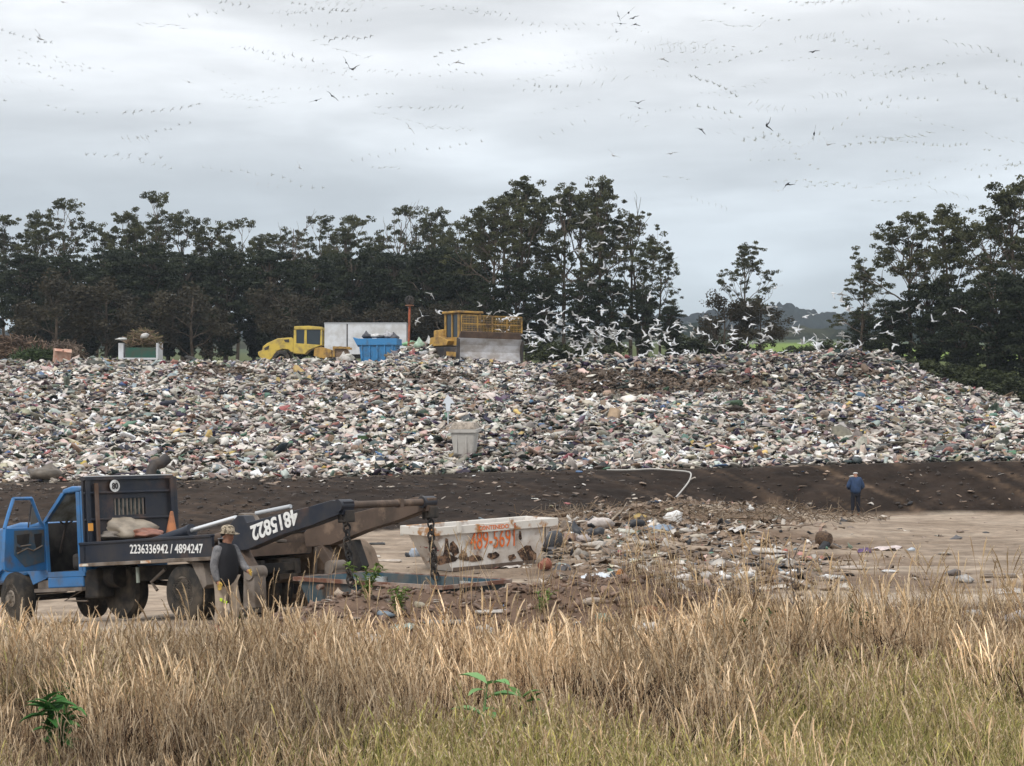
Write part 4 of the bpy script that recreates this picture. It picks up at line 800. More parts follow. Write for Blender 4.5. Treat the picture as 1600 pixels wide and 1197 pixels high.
MB().box(WB + .98, WB + 1.03, -.75, .75, zs, zb - .25).build('grille', M_DARK, TR)
for s in (-1, 1): MB().box(WB + .98, WB + 1.04, s * .84 - .09, s * .84 + .09, zs + .1, zs + .3).build('headlight', mat('headlight_glass', (.5, .5, .5), rough=.2), TR)
MB().box(WB + .95, WB + 1.15, -1.0, 1.0, zs - .45, zs - .2).build('bumper', M_GREYB, TR, bevel=.03)
far = MB().box(xb + .17, xa, -CW, -CW + .06, zs, zb).build('passenger_door', M_CAB, TR, bevel=.02)
MB().prism([(xb + .19, zb + .02), (xb + .19, zr - .12), (xr - .08, zr - .12), (xa - .08, zb + .02)], 'y', -CW + .02, -CW + .035).build('door_window', mat('hazy_glass', (.20, .20, .19), (.3, .28, .25), 2, rough=.2, trans=.5), far)
# seat, wheel
MB().box(xb + .1, xb + .62, -.85, .80, zs + .02, zs + .32).box(xb + .08, xb + .24, -.85, .80, zs + .3, zs + .82).build('seat', M_INT, TR, bevel=.06)
b = MB(); wc = X1(109, 802, .42); b.torus((wc.x + .05, .42, wc.z - .02), .20, .018, Matrix.Rotation(math.radians(62), 3, 'Y') @ Matrix.Rotation(math.radians(90), 3, 'X'), 20, 6); b.tube([(wc.x + .05, .42, wc.z - .02), (xa + .3, .42, zs + .35)], .025); b.build('steering_wheel', M_DARK, TR)
MB().loft([(xr - .02, -CW + .07, zr - .05), (xr - .02, CW - .07, zr - .05), (xr - .035, CW - .07, zr - .055), (xr - .035, -CW + .07, zr - .055)], [(xa + .04, -CW + .07, zb), (xa + .04, CW - .07, zb), (xa + .02, CW - .07, zb), (xa + .02, -CW + .07, zb)]).build('windscreen', mat('pale_windscreen', (.30, .31, .30), (.18, .17, .15), 3, rough=.15, trans=.6), TR)
for i in range(2): MB().lathe([(.05, zr + .045), (.045, zr + .12), (.02, zr + .14)], axis='z', c=(xr - .15, .55 - i * 1.1, 0), n=10).build('marker_lamp', mat('amber_lamp', (.55, .16, .05)), TR)
# open driver's door
DA = math.radians(102); hinge = Vector((xa + .02, CW + .02, 0)); DM = TM @ Matrix.LocRotScale(hinge, Euler((0, 0, DA)), None); DI = DM.inverted()
def D(a, b_): p = ray(a / 3.81, 710 + b_ / 3.81, 1, 0, DI); return (p.x, p.z)
dm = MB().prism([D(262, 436), D(268, 690), D(52, 702), D(22, 690), D(15, 640), D(24, 440)], 'y', -.035, .035)
dr_ = dm.build('driver_door', M_CAB, TR, bevel=.015); dr_.location = hinge; dr_.rotation_euler = (0, 0, DA)
b = MB(); fr = [D(26, 442), D(52, 350), D(80, 264), D(186, 262), D(212, 330), D(240, 402), D(258, 438)]
for i in range(len(fr) - 1): b.tube([(fr[i][0], 0, fr[i][1]), (fr[i + 1][0], 0, fr[i + 1][1])], .036, 6)
b.build('window_frame', M_CAB, dr_, smooth=False); b = MB(); v0, v1 = D(186, 300), D(168, 436); b.tube([(v0[0], 0, v0[1]), (v1[0], 0, v1[1])], .016, 6); b.build('vent_bar', M_DARK, dr_)
MB().prism([D(180, 420), D(192, 310), D(228, 405)], 'y', -.004, .004).build('vent_window', mat('vent_glass', (.25, .25, .24), rough=.15, trans=.5), dr_)
MB().prism([D(75, 455), D(252, 448), D(255, 640), D(140, 672), (D(75, 600))], 'y', .036, .042).build('door_trim', mat('dusty_trim', (.05, .085, .12), (.10, .09, .08), 5, .45, .65), dr_)
for i, P in enumerate((((88, 482), (165, 472), (162, 530), (118, 545), (92, 530)), ((192, 476), (238, 470), (236, 560), (205, 560), (196, 520)), ((88, 548), (120, 560), (112, 585), (86, 580)))): MB().prism([D(*p) for p in P], 'y', .043, .046).build('trim_opening', M_INT, dr_)
b = MB()
for p_, q_ in (((90, 592), (150, 560)), ((150, 560), (185, 575)), ((185, 575), (238, 545)), ((110, 548), (170, 540))): a1_, a2_ = D(*p_), D(*q_); b.tube([(a1_[0], .055, a1_[1]), (a2_[0], .055, a2_[1])], .014, 6)
b.build('linkage', M_GREYB, dr_)
# blue box below the door, step, tanks
p0 = X1(74, 895); p1 = X1(130, 917); MB().box(p1.x, p0.x, .70, CW, p1.z, zs - .102).build('step_box', M_CAB, TR, bevel=.02)
p2 = X1(50, 918); MB().box(p1.x - .03, p0.x + .35, .72, CW + .06, p1.z - .07, p1.z - .003).build('step', M_GREYB, TR)
MB().box(p0.x + .01, p0.x + .34, .75, CW - .02, p1.z, zs - .15).build('splash_plate', M_GREYB, TR)
a_ = X1(133, 878, .9); c_ = X1(156, 935, .9); MB().box(c_.x, a_.x, .55, .95, c_.z, .98).build('battery_box', M_FRAME, TR, bevel=.04)
a_ = X1(160, 895, .5); c_ = X1(218, 962, .5); xm = (a_.x + c_.x) / 2; rm = abs(a_.x - c_.x) / 2
sw = MB().lathe([(rm * .55, .22), (rm * .9, .22), (rm, .28), (rm, .46), (rm * .9, .52), (rm * .55, .52)], c=(xm, 0, max(.42, rm + .03)), n=28).build('spare_wheel', M_RUB, TR, smooth=True); MB().lathe([(rm * .56, .48), (rm * .3, .42), (.05, .42)], c=(xm, 0, max(.42, rm + .03)), n=20).build('rim', M_FRAME, sw)
MB().tube([(xm + .9, .62, .82), (xm - .2, .62, .82)], .20, 16).build('air_tank', M_FRAME, TR, smooth=True)
MB().tube([(.75, .86, .92), (1.15, .86, .70), (1.0, .86, .55)], .03).build('bracket', M_GREYB, TR); MB().tube([(1.35, 1.0, .98), (1.35, 1.0, .70)], .035, 8).build('hanging_bottle', mat('clear_plastic', (.25, .28, .24)), TR)
MB().tube([(3.0, .95, .62), (3.6, .95, .42), (2.9, .95, .40)], .02).build('step_bracket', M_GREYB, TR)
# bed --------------------------------------------------
zt_, zb_ = S2(228, 841)[1], S2(228, 873)[1]; xf, xe = S2(124, 850)[0], S2(331, 850)[0]
zt_ = (S2(150, 841)[1] + S2(320, 841)[1]) / 2; zb_ = (S2(150, 873)[1] + S2(320, 876)[1]) / 2
for s in (-1, 1):
    y0, y1 = (1.09, 1.15) if s > 0 else (-1.15, -1.09)
    sr = MB().box(xe, xf, y0, y1, zb_, zt_ - .05).build('bed_side', M_NAVY if s > 0 else M_BRN, TR); MB().box(xe, xf, y0 - .02, y1 + .025, zt_ - .05, zt_).build('top_rail', M_NAVY, sr, bevel=.01)
    MB().box(xe, xf - .02, y0 - .01, y1 + .035, zb_ - .07, zb_ - .003).build('bottom_rail', M_GREYB if s > 0 else M_NAVY, sr, bevel=.01)
    if s > 0:
        for (a, c) in ((126, 140), (222, 238)): u0, u1 = S2(a, 874)[0], S2(c, 874)[0]; MB().box(u1, u0, 1.186, 1.19, zb_ - .06, zb_ - .015).build('reflector', mat('pale_reflector', (.6, .57, .5), (.4, .2, .1), 10), sr)
        A = ray(203, 858, 1, 1.152); B = ray(317, 857, 1, 1.152); place_text('2236336942 / 4894247', 'lettering', A, B, (0, 0, 1), .165, M_TXT, sr, bold=.012)
MB().box(xe, xf, -1.09, 1.09, zb_ + .05, zb_ + .1).build('bed_floor', M_FRAME, TR); MB().box(xe - .05, xe - .002, -1.15, 1.15, zb_ - .05, zb_ + .16).build('rear_beam', M_BRN, TR)
for s in (-1, 1): MB().prism([(-.62, .62), (-.55, 1.0), (-.05, 1.05), (-.25, .98), (-.52, .55)], 'y', s * .86 - .22, s * .86 + .22).build('mudguard', M_GREYB, TR)
# headboard -----------------------------------------------
HX = S2(131, 800)[0] - .0
def HB(px, py, x=HX): p = ray(px, py, 0, x); return (p.y, p.z)
zh = HB(200, 744)[1]; yl = 1.15; yr_ = HB(270, 790)[0]
def hbox(y0, y1, z0, z1, name, m, x0=HX, x1=HX + .06, par=None, bevel=0): return MB().box(x0, x1, min(y0, y1), max(y0, y1), min(z0, z1), max(z0, z1)).build(name, m, par or TR, bevel=bevel)
wy0, wz0 = HB(177, 779); wy1, wz1 = HB(228, 803)
hd = MB().box(HX, HX + .05, yr_, wy1, zb_, zh - .06).box(HX, HX + .05, wy0, yl, zb_, zh - .06).box(HX, HX + .05, wy1, wy0, wz0, zh - .06).box(HX, HX + .05, wy1, wy0, zb_, wz1).build('headboard', M_NAVY, TR)
hbox(yr_, yl, zh - .06, zh, 'top_beam', M_NAVY, HX - .06, HX + .10, hd); hbox(yr_ + .02, yl - .02, zh + .002, zh + .02, 'top_edge_highlight', mat('edge_highlight_paint', (.5, .5, .5)), HX - .05, HX - .02, hd)  # pale strip paints in the light caught along the headboard's top edge
for py in (767, 808): z_ = HB(200, py)[1]; hbox(yr_, yl, z_ - .04, z_, 'cross_rib', M_NAVY, HX - .05, HX - .001, hd, .01)
for yy in (yl - .10, yr_ + .02): hbox(yy, yy + .08, zt_ - .3, zh - .065, 'upright', M_NAVY, HX - .08, HX - .052, hd)
hbox(yl - .30, yl - .22, zt_ - .25, zh - .12, 'rusty_upright', mat('rust_streaked_steel', (.10, .06, .04), (.16, .13, .12), 3, stretch=(1, 1, .3)), HX - .075, HX - .052, hd)
b = MB()
for i in range(8): yy = wy1 + (wy0 - wy1) * (i + .5) / 8; b.box(HX + .01, HX + .03, yy - .012, yy + .012, wz1, wz0)
b.build('window_grille', M_GREYB, hd)
hbox(wy1, wy0, wz1, wz0, 'rear_window', mat('cab_rear_glass', (.045, .055, .055), (.14, .15, .14), 5, .5, .6, rough=.2, stretch=(1, 4, 1)), HX + .06, HX + .07, hd)
MB().box(HX, HX + .45, yr_ - .06, yr_ - .002, zb_, zh - .1).box(HX - .04, HX - .002, yr_ - .10, yr_ - .002, zt_, zh - .02).build('side_flange', M_NAVY, hd, bevel=.02)
cy_, cz_ = HB(176, 759.5); rr = abs(HB(176, 750)[1] - cz_)
dk = MB().lathe([(rr, HX - .068), (rr, HX - .062)], axis='x', c=(0, cy_, cz_), n=32).build('speed_disc', mat('white_disc', (.72, .72, .7), (.4, .4, .38), 8), hd)
place_text('80', 'lettering', (HX - .073, cy_ + rr * .62, cz_), (HX - .073, cy_ - rr * .62, cz_), (0, 0, 1), rr * 1.05, M_DARK, dk, bold=.03)
oy, oz = HB(137, 824); hbox(oy - .05, oy + .05, oz - .07, oz + .07, 'amber_lamp', mat('amber_reflector', (.65, .30, .06)), HX - .10, HX - .081, hd)
pz = HB(252, 742); MB().tube([(HX + .3, pz[0], zh - .3), (HX + .3, pz[0], zh + .10), (HX + .3, pz[0] - .08, zh + .22), (HX + .3, pz[0] - .26, zh + .25), (HX + .3, pz[0] - .40, zh + .34)], [.10, .10, .105, .11, .11], 14).build('air_intake_pipe', M_DARK, TR, smooth=True)
# load
cn = ray(267, 829, 0, HX - .35); zc0 = TM @ Vector((HX - .35, cn.y, zt_ - .13)); ce = empty('traffic_cone', zc0, (0, 0, .4), 'worn orange traffic cone standing against the dark headboard of the truck', 'cone')
M_CONE = mat('faded_orange', (.40, .16, .07), (.2, .09, .05), 4); MB().lathe([(.14, .03), (.03, .62), (.02, .63)], axis='z', n=20).build('cone_body', M_CONE, ce, smooth=True); MB().box(-.19, .19, -.19, .19, 0, .035).build('base', M_CONE, ce, bevel=.02)
def cloth(name, px, py, yl_, sc_, col, seed, label, cat, r=(0, 0, 0)):
    p = TM @ ray(px, py, 1, yl_); v, f, c = ico(3, seed, .26, .9, 2.4); o = link(name, npmesh(name, v, f, [MO], smooth=False)); o.location = p; o.scale = sc_; o.rotation_euler = r; o.color = (*col, 1); return tag(o, label, cat)
cloth('tarpaulin', 199, 830, .2, (.50, .38, .24), (.30, .25, .19), 71, 'crumpled beige tarpaulin heaped on the truck bed', 'tarpaulin', (0, 0, .3)); cloth('tarpaulin', 186, 815, .0, (.30, .28, .22), (.27, .22, .17), 72, 'beige cloth end sticking up at the left of the tarpaulin heap', 'tarpaulin')
cloth('cloth', 180, 805, -.2, (.20, .18, .10), (.36, .11, .07), 73, 'rusty red cloth at the top left of the tarpaulin heap', 'cloth'); cloth('cloth', 228, 834, .1, (.26, .22, .12), (.28, .12, .08), 74, 'rusty red cloth at the right foot of the tarpaulin heap', 'cloth')
cloth('sack', 167, 838, .6, (.35, .2, .12), (.22, .19, .16), 75, 'grey sack lying on the bed beside the headboard post', 'bag')
# lifting arms ----------------------------------------------
AW = .24
def arm_pts(y): return [S2(280 + a / 3.81, 740 + b_ / 3.81, y) for a, b_ in ((250, 470), (330, 462), (400, 455), (620, 362), (780, 312), (940, 252), (975, 246), (982, 165), (905, 158), (780, 195), (700, 215), (400, 292), (380, 250), (345, 250), (315, 285), (240, 380))]
AP = arm_pts(1.10)
arm1 = MB().prism(AP, 'y', 1.10 - AW, 1.10).build('lifting_arm', M_NAVY, TR, bevel=.012)
AP2 = [(x, z) for x, z in AP]
arm2 = MB().prism(AP2, 'y', -1.12, -1.12 + AW).build('lifting_arm', M_BRN, TR, bevel=.012)
for am, y0, y1, mm_ in ((arm1, 1.10, 1.135, M_NAVY), (arm2, -1.12 + AW, -1.12 + AW + .035, M_BRN)):
    s1 = S2(280 + 778 / 3.81, 740 + 197 / 3.81, 1.1); s2 = S2(280 + 785 / 3.81, 740 + 310 / 3.81, 1.1); s3 = S2(280 + 960 / 3.81, 740 + 240 / 3.81, 1.1); s4 = S2(280 + 965 / 3.81, 740 + 170 / 3.81, 1.1); MB().prism([s1, s2, s3, s4], 'y', y0, y1).build('arm_head_plate', mm_, am)
    hx, hz = S2(531, 790, 1.1); MB().lathe([(.10, y0 - .24), (.10, y1 + .02)], c=(hx, 0, hz), n=18).build('arm_head', M_NAVY, am, smooth=True)
w0 = S2(399, 804, 1.0); w1 = S2(453, 793, 1.0); MB().tube([(w0[0], .98, w0[1] + .02), (w1[0], .98, w1[1] + .02)], .035, 10).build('hydraulic_pipe', mat('pale_grey_pipe', (.42, .44, .46)), arm1)
A = ray(465, 806, 1, 1.104); B = ray(393, 834, 1, 1.104); place_text('4815822', 'lettering', A, B, (0, 0, -1), .27, M_TXT, arm1, bold=.03)
hx, hz = S2(531, 790, 1.1); MB().tube([(hx, -1.1, hz), (hx, .86, hz)], .062, 14).build('cross_tube', M_BRN, TR, smooth=True)
MB().box(hx - .07, hx + .07, -.33, -.25, hz - .075, hz + .075).build('tube_collar', M_BRN, TR)
# cylinders
for s, mt in ((.72, M_NAVY), (-.72, M_BRN)):
    a0 = S2(218, 856, .72); a1 = S2(300, 829, .72); a2 = S2(369, 809, .72); cyl = MB().tube([(a0[0], s, a0[1]), (a1[0], s, a1[1])], [.10, .11], 14).tube([(a1[0] + .1, s, a1[1] - .02), (a1[0], s, a1[1])], .125, 14).build('lift_cylinder', mt, TR, smooth=True)
    MB().tube([(a1[0], s, a1[1]), (a2[0], s, a2[1])], .045, 12).build('piston_rod', M_CHROME, cyl, smooth=True)
b0 = S2(330, 800, -.2); MB().prism([S2(280 + a / 3.81, 740 + b_ / 3.81, -.3) for a, b_ in ((355, 300), (380, 235), (410, 240), (440, 290))], 'y', -.5, -.2).build('pivot_bracket', M_GREYB, TR)
# chains
def chain(p0, p1, parent, n, R=.06, r=.016):
    m = MB(); p0, p1 = Vector(p0), Vector(p1); d = (p1 - p0); up = d.normalized(); rot = up.to_track_quat('Z', 'Y').to_matrix()
    for i in range(n):
        c = p0 + d * (i + .5) / n + Vector((math.sin(i * 1.7) * .01, math.cos(i * 1.3) * .01, 0)); M3 = rot @ Matrix.Rotation(math.radians(90) * (i % 2) + .3, 3, 'Z'); m.torus(c, R, r, M3, 10, 5, sx=1.25)
    return m.build('chain', M_FRAME, parent, smooth=True)
zch = .55
for am, ys in ((arm1, (1.02, .90)), (arm2, (-.98, -1.10))):
    for i, yy in enumerate(ys):
        L_ = hz - zch; chain((hx - .02 + i * .10, yy, hz - .1), (hx - .10 + i * .16, yy, zch + i * .05 - .05), am, int(L_ / .115))
    MB().box(hx - .10, hx + .12, ys[1] - .04, ys[0] + .04, hz - .28, hz - .08).build('chain_block', M_FRAME, am, bevel=.02)
MB().prism([S2(*p, -1.0) for p in ((540, 848), (557, 843), (571, 884), (566, 892), (552, 893), (545, 872))], 'y', -1.1, -.92).build('arm_foot', M_FRAME, arm2, bevel=.01)
# stabiliser legs
for s in (1, -1):
    y_ = .95 * s
    lg = [S2(280 + a / 3.81, 740 + b_ / 3.81, .95) for a, b_ in ((418, 590), (480, 590), (488, 800), (415, 805))]; leg = MB().prism(lg, 'y', y_ - .14, y_ + .14).build('stabiliser_leg', M_GREYB, TR, bevel=.02)
    cx_, cz2 = S2(280 + 455 / 3.81, 740 + 590 / 3.81, .95); MB().lathe([(.12, y_ - .17), (.12, y_ + .17)], c=(cx_, 0, cz2), n=16).build('pivot_pin', M_GREYB, leg, smooth=True)
    MB().prism([S2(280 + a / 3.81, 740 + b_ / 3.81, .95) for a, b_ in ((365, 462), (395, 455), (460, 570), (430, 610), (375, 520))], 'y', y_ - .1, y_ + .1).build('stabiliser_strut', M_BRN, TR, bevel=.01)
    MB().box(lg[2][0] - .1, lg[3][0] + .1, y_ - .2, y_ + .2, lg[3][1] - .06, lg[3][1]).build('foot_plate', M_FRAME, leg)
# ------------------------------------------------------------------ low blue skip under the arms
M_TEAL = mat('faded_blue_steel', (.03, .07, .095), (.11, .115, .11), 1.6, .44, .66, rough=.6, c3=(.15, .10, .07), s3=2.2, lo3=.52, hi3=.66)
M_RUST = mat('rusty_rim', (.16, .075, .05), (.30, .24, .20), 3, .45, .6, rough=.8)
def corner(px, py, Y): return at(px, py, Y)
nl = at(464, 901, 34.6); nr_ = at(690, 918, 32.7); dr = (nr_ - nl); Ls = dr.to_2d().length; ang = math.atan2(dr.y, dr.x); wd_ = Vector((-math.sin(ang), math.cos(ang), 0)); Wd_ = 1.75
c0 = (nl + nr_) / 2 + wd_ * Wd_ / 2; zr_ = (nl.z + nr_.z) / 2; gz = h1(c0.x, c0.y); hs = zr_ - gz + .02
bs = empty('low_skip', (c0.x, c0.y, gz - .02), (0, 0, ang), 'low blue skip with a rusty rim on the ground beneath the chained arms', 'skip')
bb = skip_mesh(Ls, Ls * .72, Wd_, Wd_ * .9, hs).build('bin_body', M_TEAL, bs); rim_bars(Ls, Wd_, hs, .05, .05).build('rim', M_RUST, bs)
for i, (a, w2, nm) in enumerate(((-.40, .5, 0), (.34, .9, 0))): MB().box(Ls * a - w2 / 2, Ls * a + w2 / 2, Wd_ / 2 - .10, Wd_ / 2 - .055, hs - .42, hs - .06).build('inner_panel', mat('pale_inner_panel_%s' % 'ab'[i], (.42, .45, .45), (.12, .10, .09), 4, .45, .6), bs)
place_text('Big Llano-790', 'lettering', (-Ls * .46, -Wd_ / 2 + .035, hs - .19), (-Ls * .29, -Wd_ / 2 + .035, hs - .19), (0, 0, 1), .085, M_TXT, bb, bold=.01)
for s in (-1, 1):
    for xx in (-.3, .3): MB().tube([(Ls * xx, s * (Wd_ / 2 + .05), hs - .12), (Ls * xx, s * (Wd_ / 2 + .16), hs - .12)], .045, 12).build('lifting_pin', M_RUST, bs)
for i, (a, e_, c, nm, lab, cat) in enumerate(((-.22, .2, (.16, .11, .08), 'rubble_heap', 'brown rubble heap lying inside the low blue skip', 'rubble'), (.12, .1, (.28, .22, .18), 'rubble_heap', 'pale rubble heap lying inside the low blue skip at its right', 'rubble'))):
    v, f, c9 = ico(3, 90 + i, .3, .5, 3); o = link(nm, npmesh(nm, v, f, [MO])); o.location = Vector((c0.x, c0.y, gz + hs * .5)) + dr.normalized() * Ls * a; o.scale = (Ls * .2, .6, .35); o.rotation_euler = (0, 0, ang); o.color = (*c, 1); tag(o, lab, cat)
# ------------------------------------------------------------------ mud caked skip behind the truck
g1 = Vector((-3.75, 38.2, 0)); g1.z = h1(g1.x, g1.y) - .03
ms = empty('muddy_skip', g1, (0, 0, math.radians(-14)), 'mud caked brown skip standing behind the truck arms beside the low blue skip', 'skip')
k = 38.2 / F; HS = (935 - 826) * k
MB().prism([(-.95, .0), (.95, .0), (1.16, HS * .55), (1.02, HS * .86), (.80, HS), (-.55, HS), (-1.25, HS * .62)], 'y', -.75, .75).build('bin_body', M_MUD, ms, bevel=.05)
MB().prism([(.80, HS - .02), (1.02, HS * .86 - .02), (1.16, HS * .55), (1.02, 0), (1.12, 0), (1.28, HS * .55), (1.12, HS * .9), (.84, HS + .05), (-.4, HS + .05), (-.4, HS + .003)], 'y', -.85, -.76).build('side_flange', M_GREYB, ms, bevel=.01)
MB().box(-1.1, .5, -.9, -.76, HS * .50, HS * .56).build('ledge', M_GREYB, ms, bevel=.01); MB().box(-1.0, .35, -.83, -.76, HS * .22, HS * .48).build('front_plate', mat('pale_mud', (.27, .21, .16), (.15, .11, .08), 3, bump=.5), ms)
for xx in (-.72, -.02): MB().box(xx, xx + .10, -.85, -.835, HS * .28, HS * .42).build('slot', M_DARK, ms)
MB().box(.42, .95, -.78, -.76, HS * .12, HS * .62).build('dark_recess', M_BRN, ms); MB().tube([(.36, -.80, HS * .58), (.40, -.82, HS * .98)], .04).build('brace', M_GREYB, ms)
MB().prism([(-1.15, .1), (-.95, HS * .7), (-.82, HS * .7), (-.70, .1)], 'y', -.92, -.84).build('hook_plate', M_MUD, ms)
# ------------------------------------------------------------------ white skip
M_WSK = mat('dirty_white_paint', (.60, .57, .53), (.40, .34, .29), 1.2, .45, .65, rough=.6, c3=(.20, .11, .065), s3=2.6, lo3=.56, hi3=.72)
M_WRM = mat('rust_blotched_white_rim', (.56, .53, .48), (.33, .17, .07), 2.4, .52, .6, rough=.6)
M_ORL = mat('orange_lettering', (.62, .14, .03), (.55, .36, .28), 5, .68, .76)
M_HOLE = mat('rusted_through_steel', (.030, .018, .013), (.22, .13, .08), 7, .45, .62, rough=.95, bump=.6)
pA = at(672, 880, 50.4); pB = at(872, 862, 52.6); dr = pB - pA; Lw = 3.75; ang = math.atan2(dr.y, dr.x); wv = Vector((-math.sin(ang), math.cos(ang), 0)); Ww = 1.28
cw = (pA + pB) / 2 + wv * Ww / 2; cw.z = h1(cw.x, cw.y) - .02; tilt = -math.radians(2.2); Hw = 1.12
ws = empty('white_skip', cw, (0, tilt, ang), 'rusty dirty white skip with orange numbers standing beside the black bags', 'skip')
bw = skip_mesh(Lw, Lw * .66, Ww, Ww * .92, Hw).build('bin_body', M_WSK, ws); rim_bars(Lw, Ww, Hw, .20, .07).build('rim', M_WRM, ws, bevel=.015)
WM = Matrix.LocRotScale(cw, Euler((0, tilt, ang)), None); WI = WM.inverted()
def WS(px, py, y=-Ww / 2 + .0): p = ray(px, py, 1, y, WI); return (p.x, p.z)
ya = -Ww / 2 - .01
def fy(z): return -Ww * .46 - (Ww * .04) * z / Hw - .006      # outer face of the leaning long side
def wface(px, py): p = ray(px, py, 1, -Ww / 2 + .03, WI); return Vector((p.x, fy(p.z), p.z))
A, B = wface(734, 845), wface(803, 839); place_text('489-5691', 'lettering', A - Vector((0, .02, 0)), B - Vector((0, .02, 0)), (0.0, -.055, 1), .46, M_ORL, bw, bold=.0)
a_, b2 = WS(748, 812, -Ww / 2 - .08), WS(806, 808, -Ww / 2 - .08); place_text('CONTENEDORES', 'lettering', (a_[0], -Ww / 2 - .074, Hw - .09), (b2[0], -Ww / 2 - .074, Hw - .09), (0, 0, 1), .11, M_ORL, bw, bold=.01)
# rust holes along the bottom
r2 = np.random.default_rng(4)
for i, (px, py, w_, h_) in enumerate(((690, 874, .42, .13), (740, 873, .30, .08), (824, 866, .28, .26), (800, 871, .14, .08), (709, 858, .16, .18), (724, 868, .14, .12), (697, 862, .10, .3), (770, 868, .2, .10), (812, 836, .05, .14))):
    c = wface(px, py); n_ = 11; P = []
    for q_ in range(n_):
        a = q_ * 2 * math.pi / n_; rr = r2.uniform(.6, 1.2); x_, z_ = c.x + w_ * rr * math.cos(a), max(.03, c.z + h_ * rr * math.sin(a)); P.append((x_, fy(z_) - .002, z_))
    MB().loft(P, [(x_, y_ - .006 - i * .0007, z_) for x_, y_, z_ in P]).build('rust_hole', M_HOLE, bw)
b = MB(); b.box(-Lw * .33, Lw * .33, -Ww * .46 - .03, -Ww * .46 - .004, .0, .10); b.build('skid_rail', M_BRN, ws, rough=.008)
for a in (-.30, .12): MB().box(Lw * a - .05, Lw * a + .05, -Ww / 2 - .16, -Ww / 2 - .072, Hw - .16, Hw + .12).build('lifting_lug', M_WRM, ws, bevel=.01)
z1 = Hw; MB().loft([(Lw * .415, fy(.35) - .004, .38), (Lw * .42, fy(.35) - .004, .38), (Lw * .42, fy(.9) - .004, .92), (Lw * .415, fy(.9) - .004, .92)], [(Lw * .415, fy(.35) - .02, .38), (Lw * .42, fy(.35) - .02, .38), (Lw * .42, fy(.9) - .02, .92), (Lw * .415, fy(.9) - .02, .92)]).build('seam', M_BRN, bw)
# red lettering on the sloped left end
ex = lambda z: -(Lw * .33 + (Lw * .17) * z / Hw) - .008
place_text('VOLQ', 'lettering', (ex(.62), Ww * .36, .66), (ex(.62), -Ww * .38, .66), (-.35, 0, 1), .3, mat('dull_red_lettering', (.28, .08, .07), (.45, .4, .36), 6, .5, .6), bw, bold=.01)
# ------------------------------------------------------------------ people
def skin(name, pts, edges, m, parent=None, sub=2, root=0):
    bm = bmesh.new(); ly = bm.verts.layers.skin.verify(); vs = [bm.verts.new(p[:3]) for p in pts]
    for a, c in edges: bm.edges.new((vs[a], vs[c]))
    for i, v in enumerate(vs):
        r = pts[i][3]; v[ly].radius = (r, r) if not isinstance(r, tuple) else r; v[ly].use_root = (i == root)
    me = bpy.data.meshes.new(name); bm.to_mesh(me); bm.free(); me.materials.append(m); o = link(name, me, parent)
    s_ = o.modifiers.new('skin', 'SKIN'); s_.use_smooth_shade = True
    if sub: ss = o.modifiers.new('sub', 'SUBSURF'); ss.levels = sub; ss.render_levels = sub
    return o
M_SKIN = mat('skin', (.36, .19, .13), (.30, .15, .10), 8, rough=.6)
def person(loc, rz, J, label, parts):
    """J joints by name -> (x,y,z,r)"""
    names = list(J); idx = {n: i for i, n in enumerate(names)}
    E = [('pelvis', 'waist'), ('waist', 'chest'), ('chest', 'neck'), ('neck', 'head'), ('head', 'crown'), ('chest', 'sh_l'), ('sh_l', 'el_l'), ('el_l', 'wr_l'), ('wr_l', 'hd_l'), ('chest', 'sh_r'), ('sh_r', 'el_r'), ('el_r', 'wr_r'), ('wr_r', 'hd_r'),
         ('pelvis', 'hip_l'), ('hip_l', 'kn_l'), ('kn_l', 'an_l'), ('an_l', 'to_l'), ('pelvis', 'hip_r'), ('hip_r', 'kn_r'), ('kn_r', 'an_r'), ('an_r', 'to_r'), ('head', 'nose')]
    E = [e for e in E if e[0] in idx and e[1] in idx]
    root = empty('person', loc, (0, 0, rz), label, 'person')
    skin('body', [J[n] for n in names], [(idx[a], idx[c]) for a, c in E], M_SKIN, root)
    for nm, keys, edges, grow, m in parts:
        pts = [(*J[k_][:3], (J[k_][3] + grow) if not isinstance(grow, dict) else grow[k_]) if isinstance(k_, str) else k_ for k_ in keys]
        skin(nm, pts, edges, m, root)
    return root
def fingers(root, wr, hd, side, m, name='glove', curl=.6, fwd=(1, 0, 0)):
    """palm with four curled fingers and a thumb as one skinned shape"""
    wr, hd = Vector(wr[:3]), Vector(hd[:3]); d = (hd - wr).normalized(); f = Vector(fwd); f = (f - d * f.dot(d)).normalized(); s_ = d.cross(f).normalized()
    pts = [(*wr, .036)]; E = []; k0 = wr + d * .05; pts.append((*k0, .036)); E.append((0, 1))
    for i in range(4):
        L_ = (.072, .082, .076, .058)[i]; b0 = k0 + d * .045 + f * (.030 - .020 * i); q1 = b0 + d * L_ * .45 + s_ * L_ * .15 * curl; q2 = q1 + d * L_ * .25 + s_ * L_ * .5 * curl; n_ = len(pts)
        pts += [(*b0, .0105), (*q1, .0095), (*q2, .0080)]; E += [(1, n_), (n_, n_ + 1), (n_ + 1, n_ + 2)]
    b0 = k0 - d * .01 + f * .042; q1 = b0 + f * .018 + d * .03; n_ = len(pts); pts += [(*b0, .013), (*q1, .010), (*(q1 + d * .022 + s_ * .008), .009)]; E += [(1, n_), (n_, n_ + 1), (n_ + 1, n_ + 2)]
    return skin(name, pts, E, m, root, sub=1)
M_VEST = mat('black_vest', (.014, .014, .017), rough=.9); M_GREY = mat('grey_hoodie', (.19, .185, .19), (.10, .10, .105), 8, rough=.95); M_TAN = mat('sandy_trousers', (.36, .29, .225), (.25, .20, .15), 4, rough=.95)
